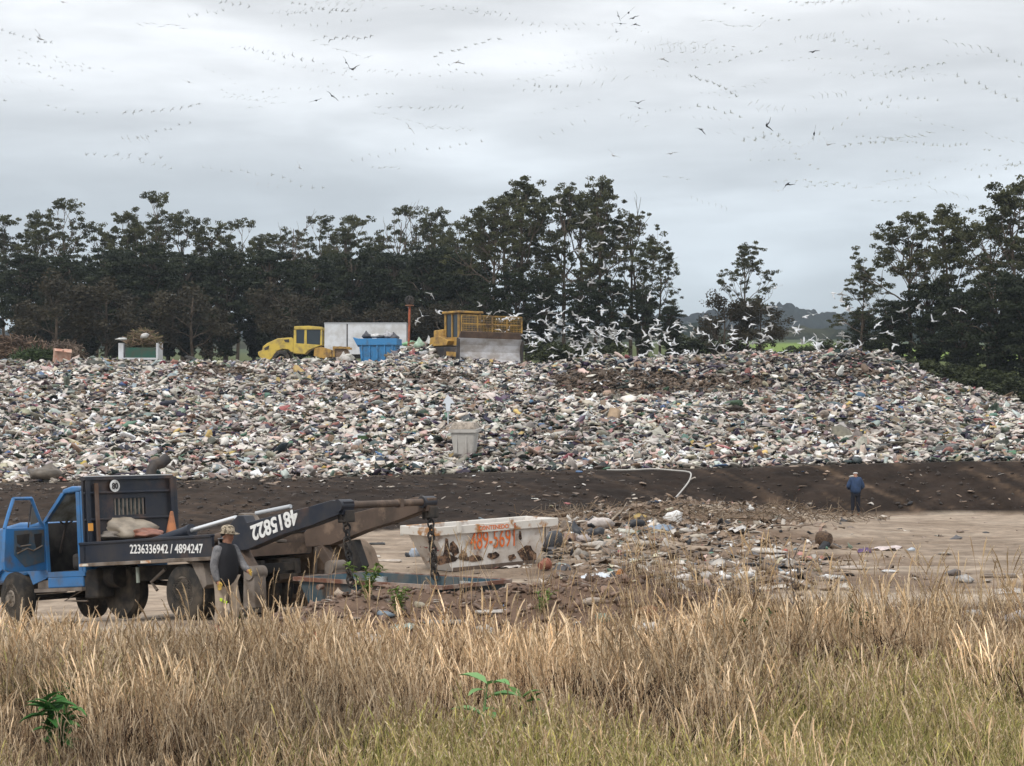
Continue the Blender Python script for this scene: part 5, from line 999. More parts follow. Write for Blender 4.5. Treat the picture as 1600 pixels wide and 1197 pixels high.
M_GLOVE = mat('yellow_glove', (.50, .33, .07), (.32, .22, .08), 9); M_BOOT = mat('dark_boot', (.04, .03, .025)); M_CAMO = mat('camouflage_cloth', (.36, .30, .22), (.10, .08, .055), 16, .48, .54, rough=.9, c3=(.20, .16, .11), s3=22)
pm = at(352, 985, 33.3); pm.z = h1(pm.x, pm.y)
J = dict(pelvis=(0, 0, .93, .11), waist=(0, 0, 1.10, .11), chest=(.02, 0, 1.32, .11), neck=(.03, 0, 1.50, .07), head=(.055, 0, 1.62, .105), crown=(.04, 0, 1.70, .09), nose=(.155, 0, 1.615, .016),
         sh_l=(.02, .17, 1.38, .055), el_l=(.12, .27, 1.16, .045), wr_l=(.30, .22, 1.04, .032), hd_l=(.37, .19, 1.02, .03), sh_r=(.0, -.18, 1.38, .055), el_r=(-.03, -.255, 1.13, .047), wr_r=(.05, -.24, .90, .032), hd_r=(.07, -.235, .83, .03),
         hip_l=(.02, .09, .88, .095), kn_l=(.13, .10, .50, .065), an_l=(.08, .10, .10, .045), to_l=(.21, .11, .05, .035), hip_r=(-.01, -.09, .88, .095), kn_r=(.0, -.10, .49, .065), an_r=(-.10, -.10, .10, .045), to_r=(.04, -.11, .05, .035))
parts = [('trousers', ['pelvis', 'hip_l', 'kn_l', (.085, .10, .16, .06), 'hip_r', 'kn_r', (-.09, -.10, .16, .06)], [(0, 1), (1, 2), (2, 3), (0, 4), (4, 5), (5, 6)], .035, M_TAN),
         ('vest', [(-.01, 0, .96, .22), (-.01, .09, .74, .17), (.01, 0, 1.22, .235), (.02, .20, 1.42, .13), (.0, -.20, 1.42, .13), (.02, 0, 1.56, .13), (.01, 0, 1.38, .22), (-.01, -.09, .74, .17)], [(0, 1), (0, 7), (0, 2), (2, 6), (6, 3), (6, 4), (6, 5)], 0, M_VEST),
         ('sleeve', [(.0, -.15, 1.47, .08), (.0, -.20, 1.38, .09), (-.03, -.255, 1.13, .075), (.045, -.242, .88, .055)], [(0, 1), (1, 2), (2, 3)], 0, M_GREY), ('sleeve', [(.0, .15, 1.47, .08), (.02, .19, 1.38, .09), (.12, .27, 1.16, .072), (.30, .225, 1.04, .055)], [(0, 1), (1, 2), (2, 3)], 0, M_GREY),
         ('hood', [(-.05, 0, 1.52, .11), (-.0, .07, 1.50, .09), (-.0, -.07, 1.50, .09), (-.09, 0, 1.58, .07), (.05, 0, 1.49, .07)], [(0, 1), (0, 2), (0, 3), (0, 4)], 0, M_GREY),
         ('hair', [(-.0, 0, 1.60, .10), (.0, 0, 1.68, .10)], [(0, 1)], 0, mat('dark_hair', (.02, .015, .012))),
         ('boot', [(.08, .10, .16, .055), (.08, .10, .07, .055), (.22, .11, .045, .042)], [(0, 1), (1, 2)], 0, M_BOOT), ('boot', [(-.10, -.10, .16, .055), (-.10, -.10, .07, .055), (.05, -.11, .045, .042)], [(0, 1), (1, 2)], 0, M_BOOT)]
near = person(pm, math.radians(-32), J, 'person in a black vest, camouflage cap and yellow gloves standing beside the truck', parts)
fingers(near, J['wr_r'], J['hd_r'], -1, M_GLOVE); fingers(near, J['wr_l'], J['hd_l'], 1, M_GLOVE, fwd=(0, 0, 1))
cp = MB(); cp.lathe([(.118, 1.675), (.120, 1.70), (.108, 1.755), (.075, 1.79), (.02, 1.80)], axis='z', c=(.045, 0, 0), n=22).build('cap', M_CAMO, near, smooth=True)
MB().loft([(.06, -.16, 1.665), (.22, -.09, 1.650), (.25, 0, 1.648), (.22, .09, 1.650), (.06, .16, 1.665), (-.05, .10, 1.668), (-.075, 0, 1.668), (-.05, -.10, 1.668)], [(.06, -.16, 1.68), (.22, -.09, 1.662), (.25, 0, 1.66), (.22, .09, 1.662), (.06, .16, 1.68), (-.05, .10, 1.682), (-.075, 0, 1.682), (-.05, -.10, 1.682)]).build('cap_brim', M_CAMO, near, smooth=False)
for s in (-1, 1): MB().lathe([(.012, s * .088 - .012), (.022, s * .088), (.012, s * .088 + .010)], c=(.035, 0, 1.605), n=10).build('ear', M_SKIN, near); MB().lathe([(.004, s * .032 - .006), (.010, s * .032), (.004, s * .032 + .006)], c=(.138, 0, 1.640), n=8).build('eye', M_DARK, near)
MB().box(.128, .142, -.022, .022, 1.572, 1.578).build('mouth', mat('lips', (.25, .09, .07)), near)
M_HIV = mat('hi_vis_strip', (.45, .62, .05)); 
for (x_, y_, z_) in ((.04, -.175, .60), (.10, -.13, .56)): MB().box(x_ - .05, x_ + .05, y_ - .012, y_ + .004, z_ - .02, z_ + .03, rot=(0, .3, 0)).build('hi_vis_tab', M_HIV, near, bevel=.006)
for s in (1,): MB().box(.125, .165, -.150, -.142, 1.34, 1.365).build('chest_badge', M_TXT, near)
# far man, seen from behind
M_JK = mat('navy_jacket', (.025, .05, .11), (.018, .035, .075), 5, rough=.8); M_TRS = mat('dark_trousers', (.010, .011, .018), rough=.9)
pf = Vector((at(1337, 805, 76.3).x, 76.3, 0)); pf.z = h1(pf.x, pf.y)
Jf = dict(pelvis=(0, 0, .90, .11), waist=(0, 0, 1.08, .11), chest=(.0, 0, 1.30, .11), neck=(.02, 0, 1.47, .055), head=(.05, 0, 1.585, .105), crown=(.045, 0, 1.66, .09), nose=(.15, 0, 1.575, .016),
          sh_l=(0, .18, 1.37, .06), el_l=(-.02, .27, 1.12, .045), wr_l=(.17, .17, 1.03, .03), hd_l=(.22, .11, 1.04, .03), sh_r=(0, -.18, 1.37, .06), el_r=(-.02, -.27, 1.12, .045), wr_r=(.17, -.17, 1.04, .03), hd_r=(.22, -.11, 1.05, .03),
          hip_l=(0, .09, .86, .09), kn_l=(.01, .11, .48, .06), an_l=(-.02, .11, .09, .042), to_l=(.11, .13, .045, .035), hip_r=(0, -.09, .86, .09), kn_r=(.01, -.10, .48, .06), an_r=(-.02, -.10, .09, .042), to_r=(.11, -.12, .045, .035))
partsf = [('trousers', ['pelvis', 'hip_l', 'kn_l', (-.02, .11, .08, .058), 'hip_r', 'kn_r', (-.02, -.10, .08, .058)], [(0, 1), (1, 2), (2, 3), (0, 4), (4, 5), (5, 6)], .018, M_TRS),
          ('jacket', [(0, 0, .82, .225), (0, 0, 1.05, .215), (.0, 0, 1.27, .22), (.0, .17, 1.38, .11), (-.02, .28, 1.12, .088), (.14, .20, 1.035, .07), (.0, -.17, 1.38, .11), (-.02, -.28, 1.12, .088), (.14, -.20, 1.045, .07), (.02, 0, 1.45, .10)], [(0, 1), (1, 2), (2, 3), (3, 4), (4, 5), (2, 6), (6, 7), (7, 8), (2, 9)], 0, M_JK),
          ('hair', [(.02, 0, 1.57, .11), (.035, 0, 1.66, .105)], [(0, 1)], 0, mat('white_hair', (.55, .52, .50))), ('shoe', [(-.02, .11, .07, .05), (.12, .13, .045, .04)], [(0, 1)], 0, M_BOOT), ('shoe', [(-.02, -.10, .07, .05), (.12, -.12, .045, .04)], [(0, 1)], 0, M_BOOT)]
farp = person(pf, math.radians(92), Jf, 'person with white hair in a navy jacket standing before the dark berm, back turned', partsf)
fingers(farp, Jf['wr_l'], Jf['hd_l'], 1, M_SKIN, 'hand', fwd=(0, 0, 1)); fingers(farp, Jf['wr_r'], Jf['hd_r'], -1, M_SKIN, 'hand', fwd=(0, 0, 1))
# ------------------------------------------------------------------ things dumped on the platform and the spoil heap
def dump(px, py, wpx, hpx, proto, col, label, name, cat, dep=.8, rz=0.0, rx=0.0, y0=24.0, z=0.0):
    p = ground_at(px, py + hpx * .35, y0); k = p.y / F; v = WP[proto][0]; ext = v.max(0) - v.min(0); s_ = (wpx * k / ext[0], wpx * k * dep / ext[1], hpx * k / ext[2])
    p.z += -v[:, 2].min() * s_[2] * .8 + z; return bagthing(name, proto, p, s_, col, label, cat, rz=rz, rx=rx)
BLK, WHT, GRY = (.022, .024, .03), (.66, .65, .64), (.34, .33, .33)
DL = [(897, 828, 32, 26, 0, BLK, 'glossy black bag bulging beside the white skip rim', 'rubbish_bag', 'bag'), (862, 846, 38, 28, 1, (.06, .062, .07), 'charcoal bag slumped against the right end of the white skip', 'rubbish_bag', 'bag'),
 (886, 843, 30, 16, 7, (.22, .13, .09), 'brown sagging board between the charcoal bag and the litter', 'board', 'board'), (938, 820, 44, 17, 1, (.58, .52, .48), 'large pinkish white bag behind the black bags right of the skip', 'rubbish_bag', 'bag'),
 (933, 833, 28, 16, 5, BLK, 'black crumpled bag in front of the pinkish white bag', 'rubbish_bag', 'bag'), (992, 821, 36, 14, 1, BLK, 'flat black bag left of the patterned cloth', 'rubbish_bag', 'bag'), (975, 832, 40, 12, 2, (.50, .49, .42), 'cream bag below the flat black bag', 'rubbish_bag', 'bag'),
 (1032, 826, 44, 14, 7, (.22, .27, .34), 'blue grey patterned cloth spread on the litter', 'cloth', 'cloth'), (1052, 808, 34, 19, 5, (.80, .79, .77), 'bright white bag on the brown hump under the hose end', 'rubbish_bag', 'bag'),
 (1157, 798, 10, 7, 3, WHT, 'small white lump at the foot of the berm, left of a pair', 'rubbish_bag', 'bag'), (1172, 800, 14, 11, 0, (.72, .71, .68), 'small bright white knotted bag at the foot of the berm', 'rubbish_bag', 'bag'),
 (1152, 829, 30, 12, 8, (.52, .49, .46), 'crumpled whitish sheet on the hump right of the bright white bag', 'plastic_sheet', 'sheet'), (1196, 861, 62, 9, 2, (.56, .51, .45), 'long whitish strip of plastic in front of the brown basket', 'plastic_strip', 'sheet'),
 (1226, 862, 12, 7, 5, (.42, .12, .08), 'small red scrap at the right end of the long whitish strip', 'scrap', 'scrap'), (1272, 872, 32, 7, 7, (.42, .18, .13), 'faded red cloth flat on the dirt below the basket', 'cloth', 'cloth'),
 (1352, 861, 24, 10, 7, (.10, .05, .14), 'purple cloth next to the pinkish sheet on the bare dirt', 'cloth', 'cloth'), (1386, 857, 48, 9, 8, (.58, .48, .45), 'pinkish white sheet lying on the bare dirt right of the purple cloth', 'plastic_sheet', 'sheet'),
 (1424, 859, 14, 6, 5, (.48, .52, .56), 'little pale blue scrap at the right of the pinkish sheet', 'scrap', 'scrap'), (927, 905, 54, 18, 8, (.60, .63, .67), 'bluish white sheet on the litter behind the spoil heap', 'plastic_sheet', 'sheet'),
 (903, 909, 26, 10, 2, (.05, .06, .09), 'dark navy bag poking out left of the bluish white sheet', 'rubbish_bag', 'bag'), (969, 897, 14, 16, 5, (.45, .19, .06), 'crumpled orange packaging right of the bluish white sheet', 'packaging', 'packaging'), (1014, 901, 13, 7, 7, (.55, .38, .08), 'yellow scrap between the orange packaging and the white bags', 'scrap', 'scrap'),
 (1068, 903, 30, 10, 5, (.62, .57, .53), 'first whitish bag from the left in the row behind the grass', 'rubbish_bag', 'bag'), (1104, 900, 22, 14, 6, (.60, .57, .55), 'second whitish bag from the left in the row behind the grass', 'rubbish_bag', 'bag'), (1132, 904, 28, 10, 1, (.66, .64, .62), 'third whitish bag from the left in the row behind the grass', 'rubbish_bag', 'bag'),
 (1162, 900, 32, 13, 1, (.74, .73, .71), 'brightest white bag at the right of the row behind the grass', 'rubbish_bag', 'bag'), (648, 866, 20, 15, 1, (.36, .42, .50), 'pale blue grey bag on the dirt left of the white skip', 'rubbish_bag', 'bag'), (637, 868, 12, 8, 2, BLK, 'small black bag left of the pale blue grey bag', 'rubbish_bag', 'bag'),
 (590, 850, 26, 4, 9, (.03, .03, .03), 'flat black plank alone on the dirt between the arms and the white skip', 'plank', 'plank'), (575, 870, 44, 4, 9, (.58, .52, .44), 'pale plank lying flat behind the far arm chain', 'plank', 'plank'), (610, 877, 38, 4, 9, (.52, .45, .38), 'tan plank lying flat left of the white skip base', 'plank', 'plank'), (800, 886, 30, 5, 8, (.55, .5, .45), 'pale sheet flat below the white skip', 'plastic_sheet', 'sheet'),
 (930, 852, 40, 10, 5, (.42, .37, .32), 'tan crumpled heap below the black bags', 'rubbish_bag', 'bag'), (912, 845, 24, 13, 6, (.50, .44, .42), 'pinkish grey bag below the glossy black bag', 'rubbish_bag', 'bag'), (1006, 850, 34, 8, 2, (.40, .34, .27), 'tan flattened bag in the middle of the litter', 'rubbish_bag', 'bag'), (1090, 838, 36, 8, 5, (.42, .36, .28), 'tan bag on the brown hump below the bright white bag', 'rubbish_bag', 'bag'),
 (1070, 830, 22, 9, 6, (.55, .5, .44), 'cream bag right of the patterned cloth', 'rubbish_bag', 'bag'), (1328, 888, 56, 6, 9, (.45, .38, .32), 'tan boards lying flat right of the dead weed stalk', 'plank', 'plank'), (1388, 893, 26, 5, 2, WHT, 'small white strip on the dirt right of the tan boards', 'plastic_strip', 'sheet'), (1300, 902, 44, 6, 7, (.45, .42, .38), 'greyish sheet at the edge of the grass below the basket', 'plastic_sheet', 'sheet'),
 (1508, 906, 30, 15, 6, (.42, .40, .38), 'pale grey bag at the edge of the grass near the right side', 'rubbish_bag', 'bag'), (1562, 900, 60, 7, 9, (.20, .15, .11), 'dark weathered plank at the right edge of the picture', 'plank', 'plank'), (1490, 897, 26, 11, 5, (.10, .08, .07), 'dark brown clod at the grass edge near the right side', 'clod', 'clod'), (1580, 925, 50, 12, 7, (.45, .41, .37), 'whitish sheet tangled in grass at the right edge', 'plastic_sheet', 'sheet')]
for i, d in enumerate(DL): dump(*d[:6], d[6], d[7], d[8], rz=(i * .9 % 1.2) - .6 if d[4] != 9 else (i * .7 % .5) - .25, dep=.7 if d[4] != 9 else .3, y0=36.5)
FL = [(492, 1002, 26, 15, 5, (.60, .07, .04), 'bright red crumpled bag in front of the spoil heap', 'rubbish_bag', 'bag'), (526, 993, 34, 16, 9, (.42, .33, .24), 'tan block beside the bright red bag', 'block', 'block'), (556, 1001, 24, 22, 9, (.68, .68, .68), 'white carton at the foot of the spoil heap', 'carton', 'box'),
 (583, 1012, 34, 22, 7, (.55, .55, .54), 'crumpled white sheet right of the white carton', 'plastic_sheet', 'sheet'), (433, 1001, 46, 17, 1, (.42, .38, .34), 'pale greyish bag at the left foot of the spoil heap', 'rubbish_bag', 'bag'), (628, 993, 46, 14, 8, (.33, .40, .36), 'greenish white cloth on the front of the spoil heap', 'cloth', 'cloth'),
 (412, 938, 13, 12, 3, (.55, .04, .03), 'small bright red lump beside the stabiliser leg', 'lump', 'lump'), (700, 985, 60, 7, 9, (.24, .21, .18), 'grey plank lying on the spoil heap', 'plank', 'plank'), (770, 965, 54, 6, 9, (.48, .44, .40), 'pale bent strip on the spoil heap below the blue skip', 'plank', 'plank'), (758, 1000, 30, 16, 6, (.50, .47, .43), 'cream bag at the foot of the heap below the pale strip', 'rubbish_bag', 'bag'),
 (1008, 968, 52, 22, 5, (.26, .12, .05), 'rusty orange brown crumpled drum on the right part of the heap', 'crushed_drum', 'drum'), (1012, 986, 56, 20, 6, (.78, .77, .75), 'bright white bag below the rusty crumpled drum', 'rubbish_bag', 'bag'), (925, 948, 36, 12, 1, (.38, .31, .25), 'tan clod on top of the spoil heap in the middle', 'clod', 'clod'), (940, 975, 26, 15, 2, (.22, .32, .26), 'grey green bag left of the rusty drum', 'rubbish_bag', 'bag'),
 (528, 926, 20, 14, 0, (.40, .31, .23), 'round tan stone on the crest in front of the blue skip', 'stone', 'stone'), (655, 948, 24, 10, 2, (.36, .31, .22), 'tan stone on the front of the heap by the green weeds', 'stone', 'stone'), (1520, 962, 44, 16, 6, (.42, .39, .36), 'whitish bag deep in the grass at right', 'rubbish_bag', 'bag'), (1590, 968, 46, 20, 5, (.50, .46, .44), 'pinkish white bag deep in the grass at the right edge', 'rubbish_bag', 'bag'),
 (455, 958, 40, 8, 9, (.12, .085, .06), 'dark plank on the left flank of the spoil heap', 'plank', 'plank'), (600, 970, 30, 10, 2, (.20, .25, .30), 'blue grey rag on the spoil heap left of the weeds', 'rag', 'cloth')]
for i, d in enumerate(FL): dump(*d[:6], d[6], d[7], d[8], rz=(i * .8 % 1.0) - .5 if d[4] != 9 else (i * .5 % .4) - .2, dep=.6 if d[4] != 9 else .25, y0=24)
# brown basket and terracotta pot
p = ground_at(1288, 853, 40); k = p.y / F; o = MB().lathe([(.02, -.30), (.26, -.30), (.34, -.1), (.37, .18), (.33, .30), (.28, .30), (.30, .15), (.02, .12)], axis='y', c=(0, 0, .30), n=20).build('basket', mat('woven_brown', (.12, .075, .045), (.05, .03, .02), 12, bump=.6), None, smooth=False); o.location = p; o.scale = (.62,) * 3; o.rotation_euler = (0, 0, .9); tag(o, 'round brown basket lying on its side on the dirt', 'basket')
p = ground_at(851, 893, 38); o = MB().lathe([(.02, -.16), (.11, -.16), (.17, .10), (.19, .11), (.19, .17), (.16, .17), (.15, .12), (.02, -.1)], axis='y', c=(0, 0, .18), n=20).build('flower_pot', mat('terracotta', (.22, .085, .055), (.2, .08, .05), 6), None, smooth=False); o.location = p; o.scale = (.8,) * 3; o.rotation_euler = (.2, 0, -.8); tag(o, 'terracotta pot lying on its side below the white skip', 'pot')
# branches
def stick(px, py, L_, rz, ry, r, col, label):
    p = ground_at(px, py, 36); m = MB(); d = Vector((math.cos(rz) * math.cos(ry), math.sin(rz) * math.cos(ry), math.sin(ry))); q = [d * L_ * (t - .5) + Vector((0, 0, .04 + max(0, math.sin(ry)) * L_ * .5 + .04 * math.sin(7 * t))) for t in np.linspace(0, 1, 6)]
    m.tube(q, [r, r, r * .8, r * .7, r * .5, r * .3], 6); m.tube([q[2], q[2] + Vector((.12, .1, .14)) * L_ * .5], r * .4, 5); o = m.build('branch', mat('dead_wood_%d' % int(px), col, tuple(c * .5 for c in col), 6), None); o.location = p; tag(o, label, 'branch')
stick(966, 822, .9, .6, .75, .035, (.36, .29, .22), 'bare branch sticking up between the black bags'); stick(1190, 815, 3.2, -.06, .0, .035, (.24, .17, .11), 'long thin branch lying on the hump below the berm'); stick(1120, 818, 2.2, .2, .03, .03, (.22, .15, .10), 'branch lying on the hump right of the bright white bag')
stick(1120, 852, 2.4, -.1, 0, .03, (.22, .15, .1), 'branch lying below the crumpled whitish sheet'); stick(1040, 836, 1.0, .08, .02, .06, (.42, .33, .22), 'pale timber offcut below the patterned cloth'); stick(1240, 826, 1.6, .2, .05, .03, (.2, .14, .1), 'thin branch at the right end of the brown hump')
stick(1020, 868, 2.0, .12, 0, .03, (.26, .19, .13), 'branch in the middle of the trodden dirt'); stick(905, 868, 1.4, -.2, 0, .03, (.25, .19, .13), 'short branch below the tan crumpled heap')
# dense small rubbish in the strewn area
rng = np.random.default_rng(17); n = 5400; px = np.concatenate([rng.normal(960, 75, 2000), rng.normal(1110, 95, 1700), rng.normal(1080, 170, 1700)]); Y = np.concatenate([rng.uniform(53, 70, 2000), rng.uniform(56, 75, 1700), rng.uniform(42, 54, 1700)]); kk = (px > 850) & (px < 1330); px, Y = px[kk], Y[kk]; n = len(px); X = (px - CX) / F * Y
S = .058 * np.exp(np.clip(rng.normal(0, .5, n), -1, .9)); SC = np.stack([S * rng.uniform(1, 2.2, n), S * rng.uniform(.6, 1.2, n), S * rng.uniform(.5, 1, n)], 1); ci = rng.choice(len(PALC), n, p=PALW); C = np.clip(PALC[ci] * rng.uniform(.6, 1.1, n)[:, None], .01, .75); st = rng.random(n) < .6; C[st] = np.array([.22, .155, .105]) * rng.uniform(.5, 1.4, st.sum())[:, None]
SC[:, 2] *= .7
V, FF, CL = scatter(WP, rng.choice([2, 4, 6, 7, 8, 9, 11], n), np.stack([X, Y, H(X, Y) + SC[:, 2] * .3], 1), rotm(rng.normal(0, .4, n), rng.normal(0, .4, n), rng.random(n) * 6.28), SC, C)
tag(link('strewn_rubbish', npmesh('strewn_rubbish', V, FF, [M_WASTE], CL)), kind='stuff')
M_TWIG = mat('twig', (0, 0, 0), attr='col', rough=.9)
me = twigs('brushwood', 900, 6.2, 69.5, .25, 6.5, 4.6, .55, .9, ((.20, .14, .09), (.30, .23, .16), (.12, .08, .05)), 8, rad=.012); tag(link('brushwood', me), kind='stuff')
# ------------------------------------------------------------------ grass
def tuft(seed, specs, rad=.16):
    """specs: (count, hmin, hmax, width, curve, colours, seedhead, droop)"""
    r = np.random.default_rng(seed); V, Fq, C, base = [], [], [], 0
    for n, h0, h1_, w, cv, cols, sh, droop in specs:
        for _ in range(n):
            h = r.uniform(h0, h1_); a = r.random() * 6.28; bx, by = r.normal(0, rad, 2); ln = r.uniform(.02, .28); lv = 6 if not sh else 7
            d = np.array([math.cos(a), math.sin(a)]); side = np.array([-math.sin(a + .8), math.cos(a + .8)]); t = np.linspace(0, 1, lv); cvv = cv * r.uniform(.4, 1.5)
            hx = h * (ln * t + cvv * t ** 2.2); hz = h * (t - droop * r.uniform(.3, 1.3) * t ** 3)
            P = np.stack([bx + d[0] * hx, by + d[1] * hx, hz], 1)
            if sh:
                t = np.array([0, .35, .70, .77, .85, .93, 1.0]); hx = h * (ln * .6 * t + cvv * .8 * t ** 3); hz = h * (t - droop * r.uniform(.5, 2.2) * t ** 5); P = np.stack([bx + d[0] * hx, by + d[1] * hx, hz], 1)
                ww = np.array([.0032, .0030, .0026, .0055, .0085, .0062, .0015]) * w * r.uniform(.6, 1.3); prof = [side, np.array([-side[1], side[0]])]
            else: ww = w * np.array([.6, .9, 1, .85, .5, .06]); prof = [side]
            if sh:
                ax_ = P[5] - P[3]; al = np.linalg.norm(ax_); ax_ = ax_ / (al + 1e-9)
                for q_ in range(9):
                    c_ = P[2] + (P[6] - P[2]) * (q_ + .5) / 9; rv = r.normal(size=3); rv = rv - ax_ * rv.dot(ax_); rv /= np.linalg.norm(rv); e_ = c_ + (ax_ * .9 + rv * .55) * .062 * (1 - .4 * q_ / 9); w_ = np.cross(ax_, rv) * .0052
                    V.append(np.array([c_ - w_, c_ + w_, e_ + w_ * .4, e_ - w_ * .4])); Fq.append(np.array([[0, 1, 2, 3]]) + base); base += 4; C.append(np.repeat(np.array(TAN[q_ % 4])[None] * .95, 4, 0))
            col = np.array(cols[int(r.integers(len(cols)))]) * r.uniform(.75, 1.25)
            for s_ in prof:
                o = np.zeros((lv, 3)); o[:, :2] = s_[None] * ww[:, None]; vv = np.concatenate([P - o, P + o]); k = np.arange(lv - 1)
                V.append(vv); Fq.append(np.stack([k, k + 1, k + 1 + lv, k + lv], 1) + base); base += len(vv); C.append(np.repeat(col[None], len(vv), 0))
    return np.concatenate(V), [np.concatenate(Fq)], np.concatenate(C)
TAN = ((.58, .445, .28), (.47, .345, .205), (.36, .25, .145), (.66, .54, .38)); BRN = ((.16, .095, .055), (.24, .15, .09), (.09, .055, .035)); DK = ((.022, .014, .011), (.05, .03, .02)); GRN = ((.16, .20, .05), (.23, .25, .07), (.09, .13, .035)); YGR = ((.42, .37, .13), (.34, .33, .11), (.48, .41, .18))  # DK and BRN: dead leaves, their dark tones also painting shade between stems
dryp = [tuft(200 + i, [(5, .75, 1.15, 1.0, .16, TAN, True, .06), (7, .4, .9, .0036, .14, TAN, False, .15), (14, .3, .85, .0042, .18, BRN, False, .35), (13, .35, .95, .0062, .24, DK, False, .5), (4, .3, .7, .0045, .5, TAN, False, .8), (4, .5, 1.0, .0032, .9, TAN, False, .35), (2, .4, .8, .004, 1.1, DK, False, .3)]) for i in range(5)]
dryp += [tuft(210 + i, [(2, .7, 1.0, 1.0, .15, TAN, True, .05), (9, .3, .7, .0036, .3, TAN, False, .5), (14, .3, .7, .0046, .3, BRN, False, .5), (11, .3, .75, .005, .4, DK, False, .6)]) for i in range(3)]
grnp = [tuft(220 + i, [(30, .3, .6, .0026, .25, GRN, False, .25), (26, .35, .7, .0034, .25, YGR, False, .25), (12, .3, .65, .004, .3, BRN, False, .4), (3, .35, .7, .007, .4, DK, False, .5), (4, .5, .9, .8, .16, YGR, True, .05)], .2) for i in range(4)]
tallp = [tuft(230 + i, [(3, 1.1, 1.5, 1.25, .14, TAN[:3], True, .06), (4, .5, 1.0, .0035, .25, BRN, False, .3)], .1) for i in range(4)]
M_GRASS = mat('grass_blade', (0, 0, 0), attr='col', rough=.85, trans=.12, spec=.1)
rng = np.random.default_rng(29)
def field(n, y0, y1, pxa=-260, pxb=1860):
    Y = np.sqrt(rng.uniform(y0 ** 2, y1 ** 2, n)); px = rng.uniform(pxa, pxb, n); return px, Y, (px - CX) / F * Y
def place_grass(name, protos, px, Y, X, hs, tint):
    n = len(px); s_ = hs * rng.uniform(.8, 1.2, n); a = rng.random(n) * 6.28
    R = rotm(rng.normal(0, .07, n), rng.normal(0, .07, n), a); wd = .10 * np.ones(n); lean = np.zeros((n, 3, 3)); lean[:] = np.eye(3); lean[:, 0, 2] = rng.normal(-.07, .09, n); R = np.einsum('nij,njk->nik', lean, R)
    V, FF, CL = scatter(protos, rng.integers(0, len(protos), n), np.stack([X, Y, H(X, Y) - .03], 1), R, np.stack([s_, s_, s_], 1), np.clip(tint, 0, 2))
    return tag(link(name, npmesh(name, V, FF, [M_GRASS], CL)), kind='stuff')
def greenness(px, Y): 
    X = (px - CX) / F * Y
    g_ = (.45 + .35 * sstep(450, 650, px)) * (1 - sstep(18.2, 21.5, Y)) + .75 * sstep(950, 1350, px) * (1 - sstep(24.5, 28, Y)) + .5 * sstep(500, 700, px) * (1 - sstep(20, 22.5, Y)) + 1.1 * vnoise(X * .55, Y * .45, 61); return np.clip(g_ - .12, 0, 1)
px, Y, X = field(5600, 15.3, 30.3); hmax = np.interp(px, [0, 400, 520, 1000, 1100, 1600], [29.2, 29.6, 29.3, 30.0, 31, 31]); gk = greenness(px, Y); r0 = rng.random(len(px)); k = (Y < hmax) & (r0 > gk * .85)
tn = lambda n, a=(1, 1, 1), v=.22: np.array(a)[None] * rng.uniform(1 - v, 1 + v, n)[:, None]
hh = (.80 + .75 * vnoise(X * .6, Y * .6, 62) + .4 * vnoise(X * 2, Y * 2, 65)) * np.interp(Y, [15, 20, 24, 28, 30], [.75, .85, 1.0, .95, .66]) * np.interp(px, [0, 420, 700, 1000], [.85, .85, .9, 1.05])
place_grass('dry_grass', dryp, px[k], Y[k], X[k], hh[k], tn(k.sum(), (1, .98, .98), .3) * (.96 + .9 * vnoise(X[k] * .5, Y[k] * .5, 64))[:, None])
px, Y, X = field(6500, 15.3, 30.0); gk = greenness(px, Y); k = (rng.random(len(px)) < gk)
place_grass('green_grass', grnp, px[k], Y[k], X[k], (.75 + .4 * vnoise(X * .6, Y * .6, 63))[k], tn(k.sum()))
# scattered tall stalks along the back of the field and on the spoil heap
px, Y, X = field(380, 26.5, 32.6, 300, 1860); k = rng.random(len(px)) < np.interp(px, [380, 560, 800, 1000], [.15, .25, .5, 1]); place_grass('tall_dry_stalks', tallp, px[k], Y[k], X[k], np.full(k.sum(), .86), tn(k.sum()))
px, Y, X = field(250, 29.8, 33.0, 980, 1860); place_grass('grass_on_the_heap', dryp, px, Y, X, np.full(len(px), .55), tn(len(px)))
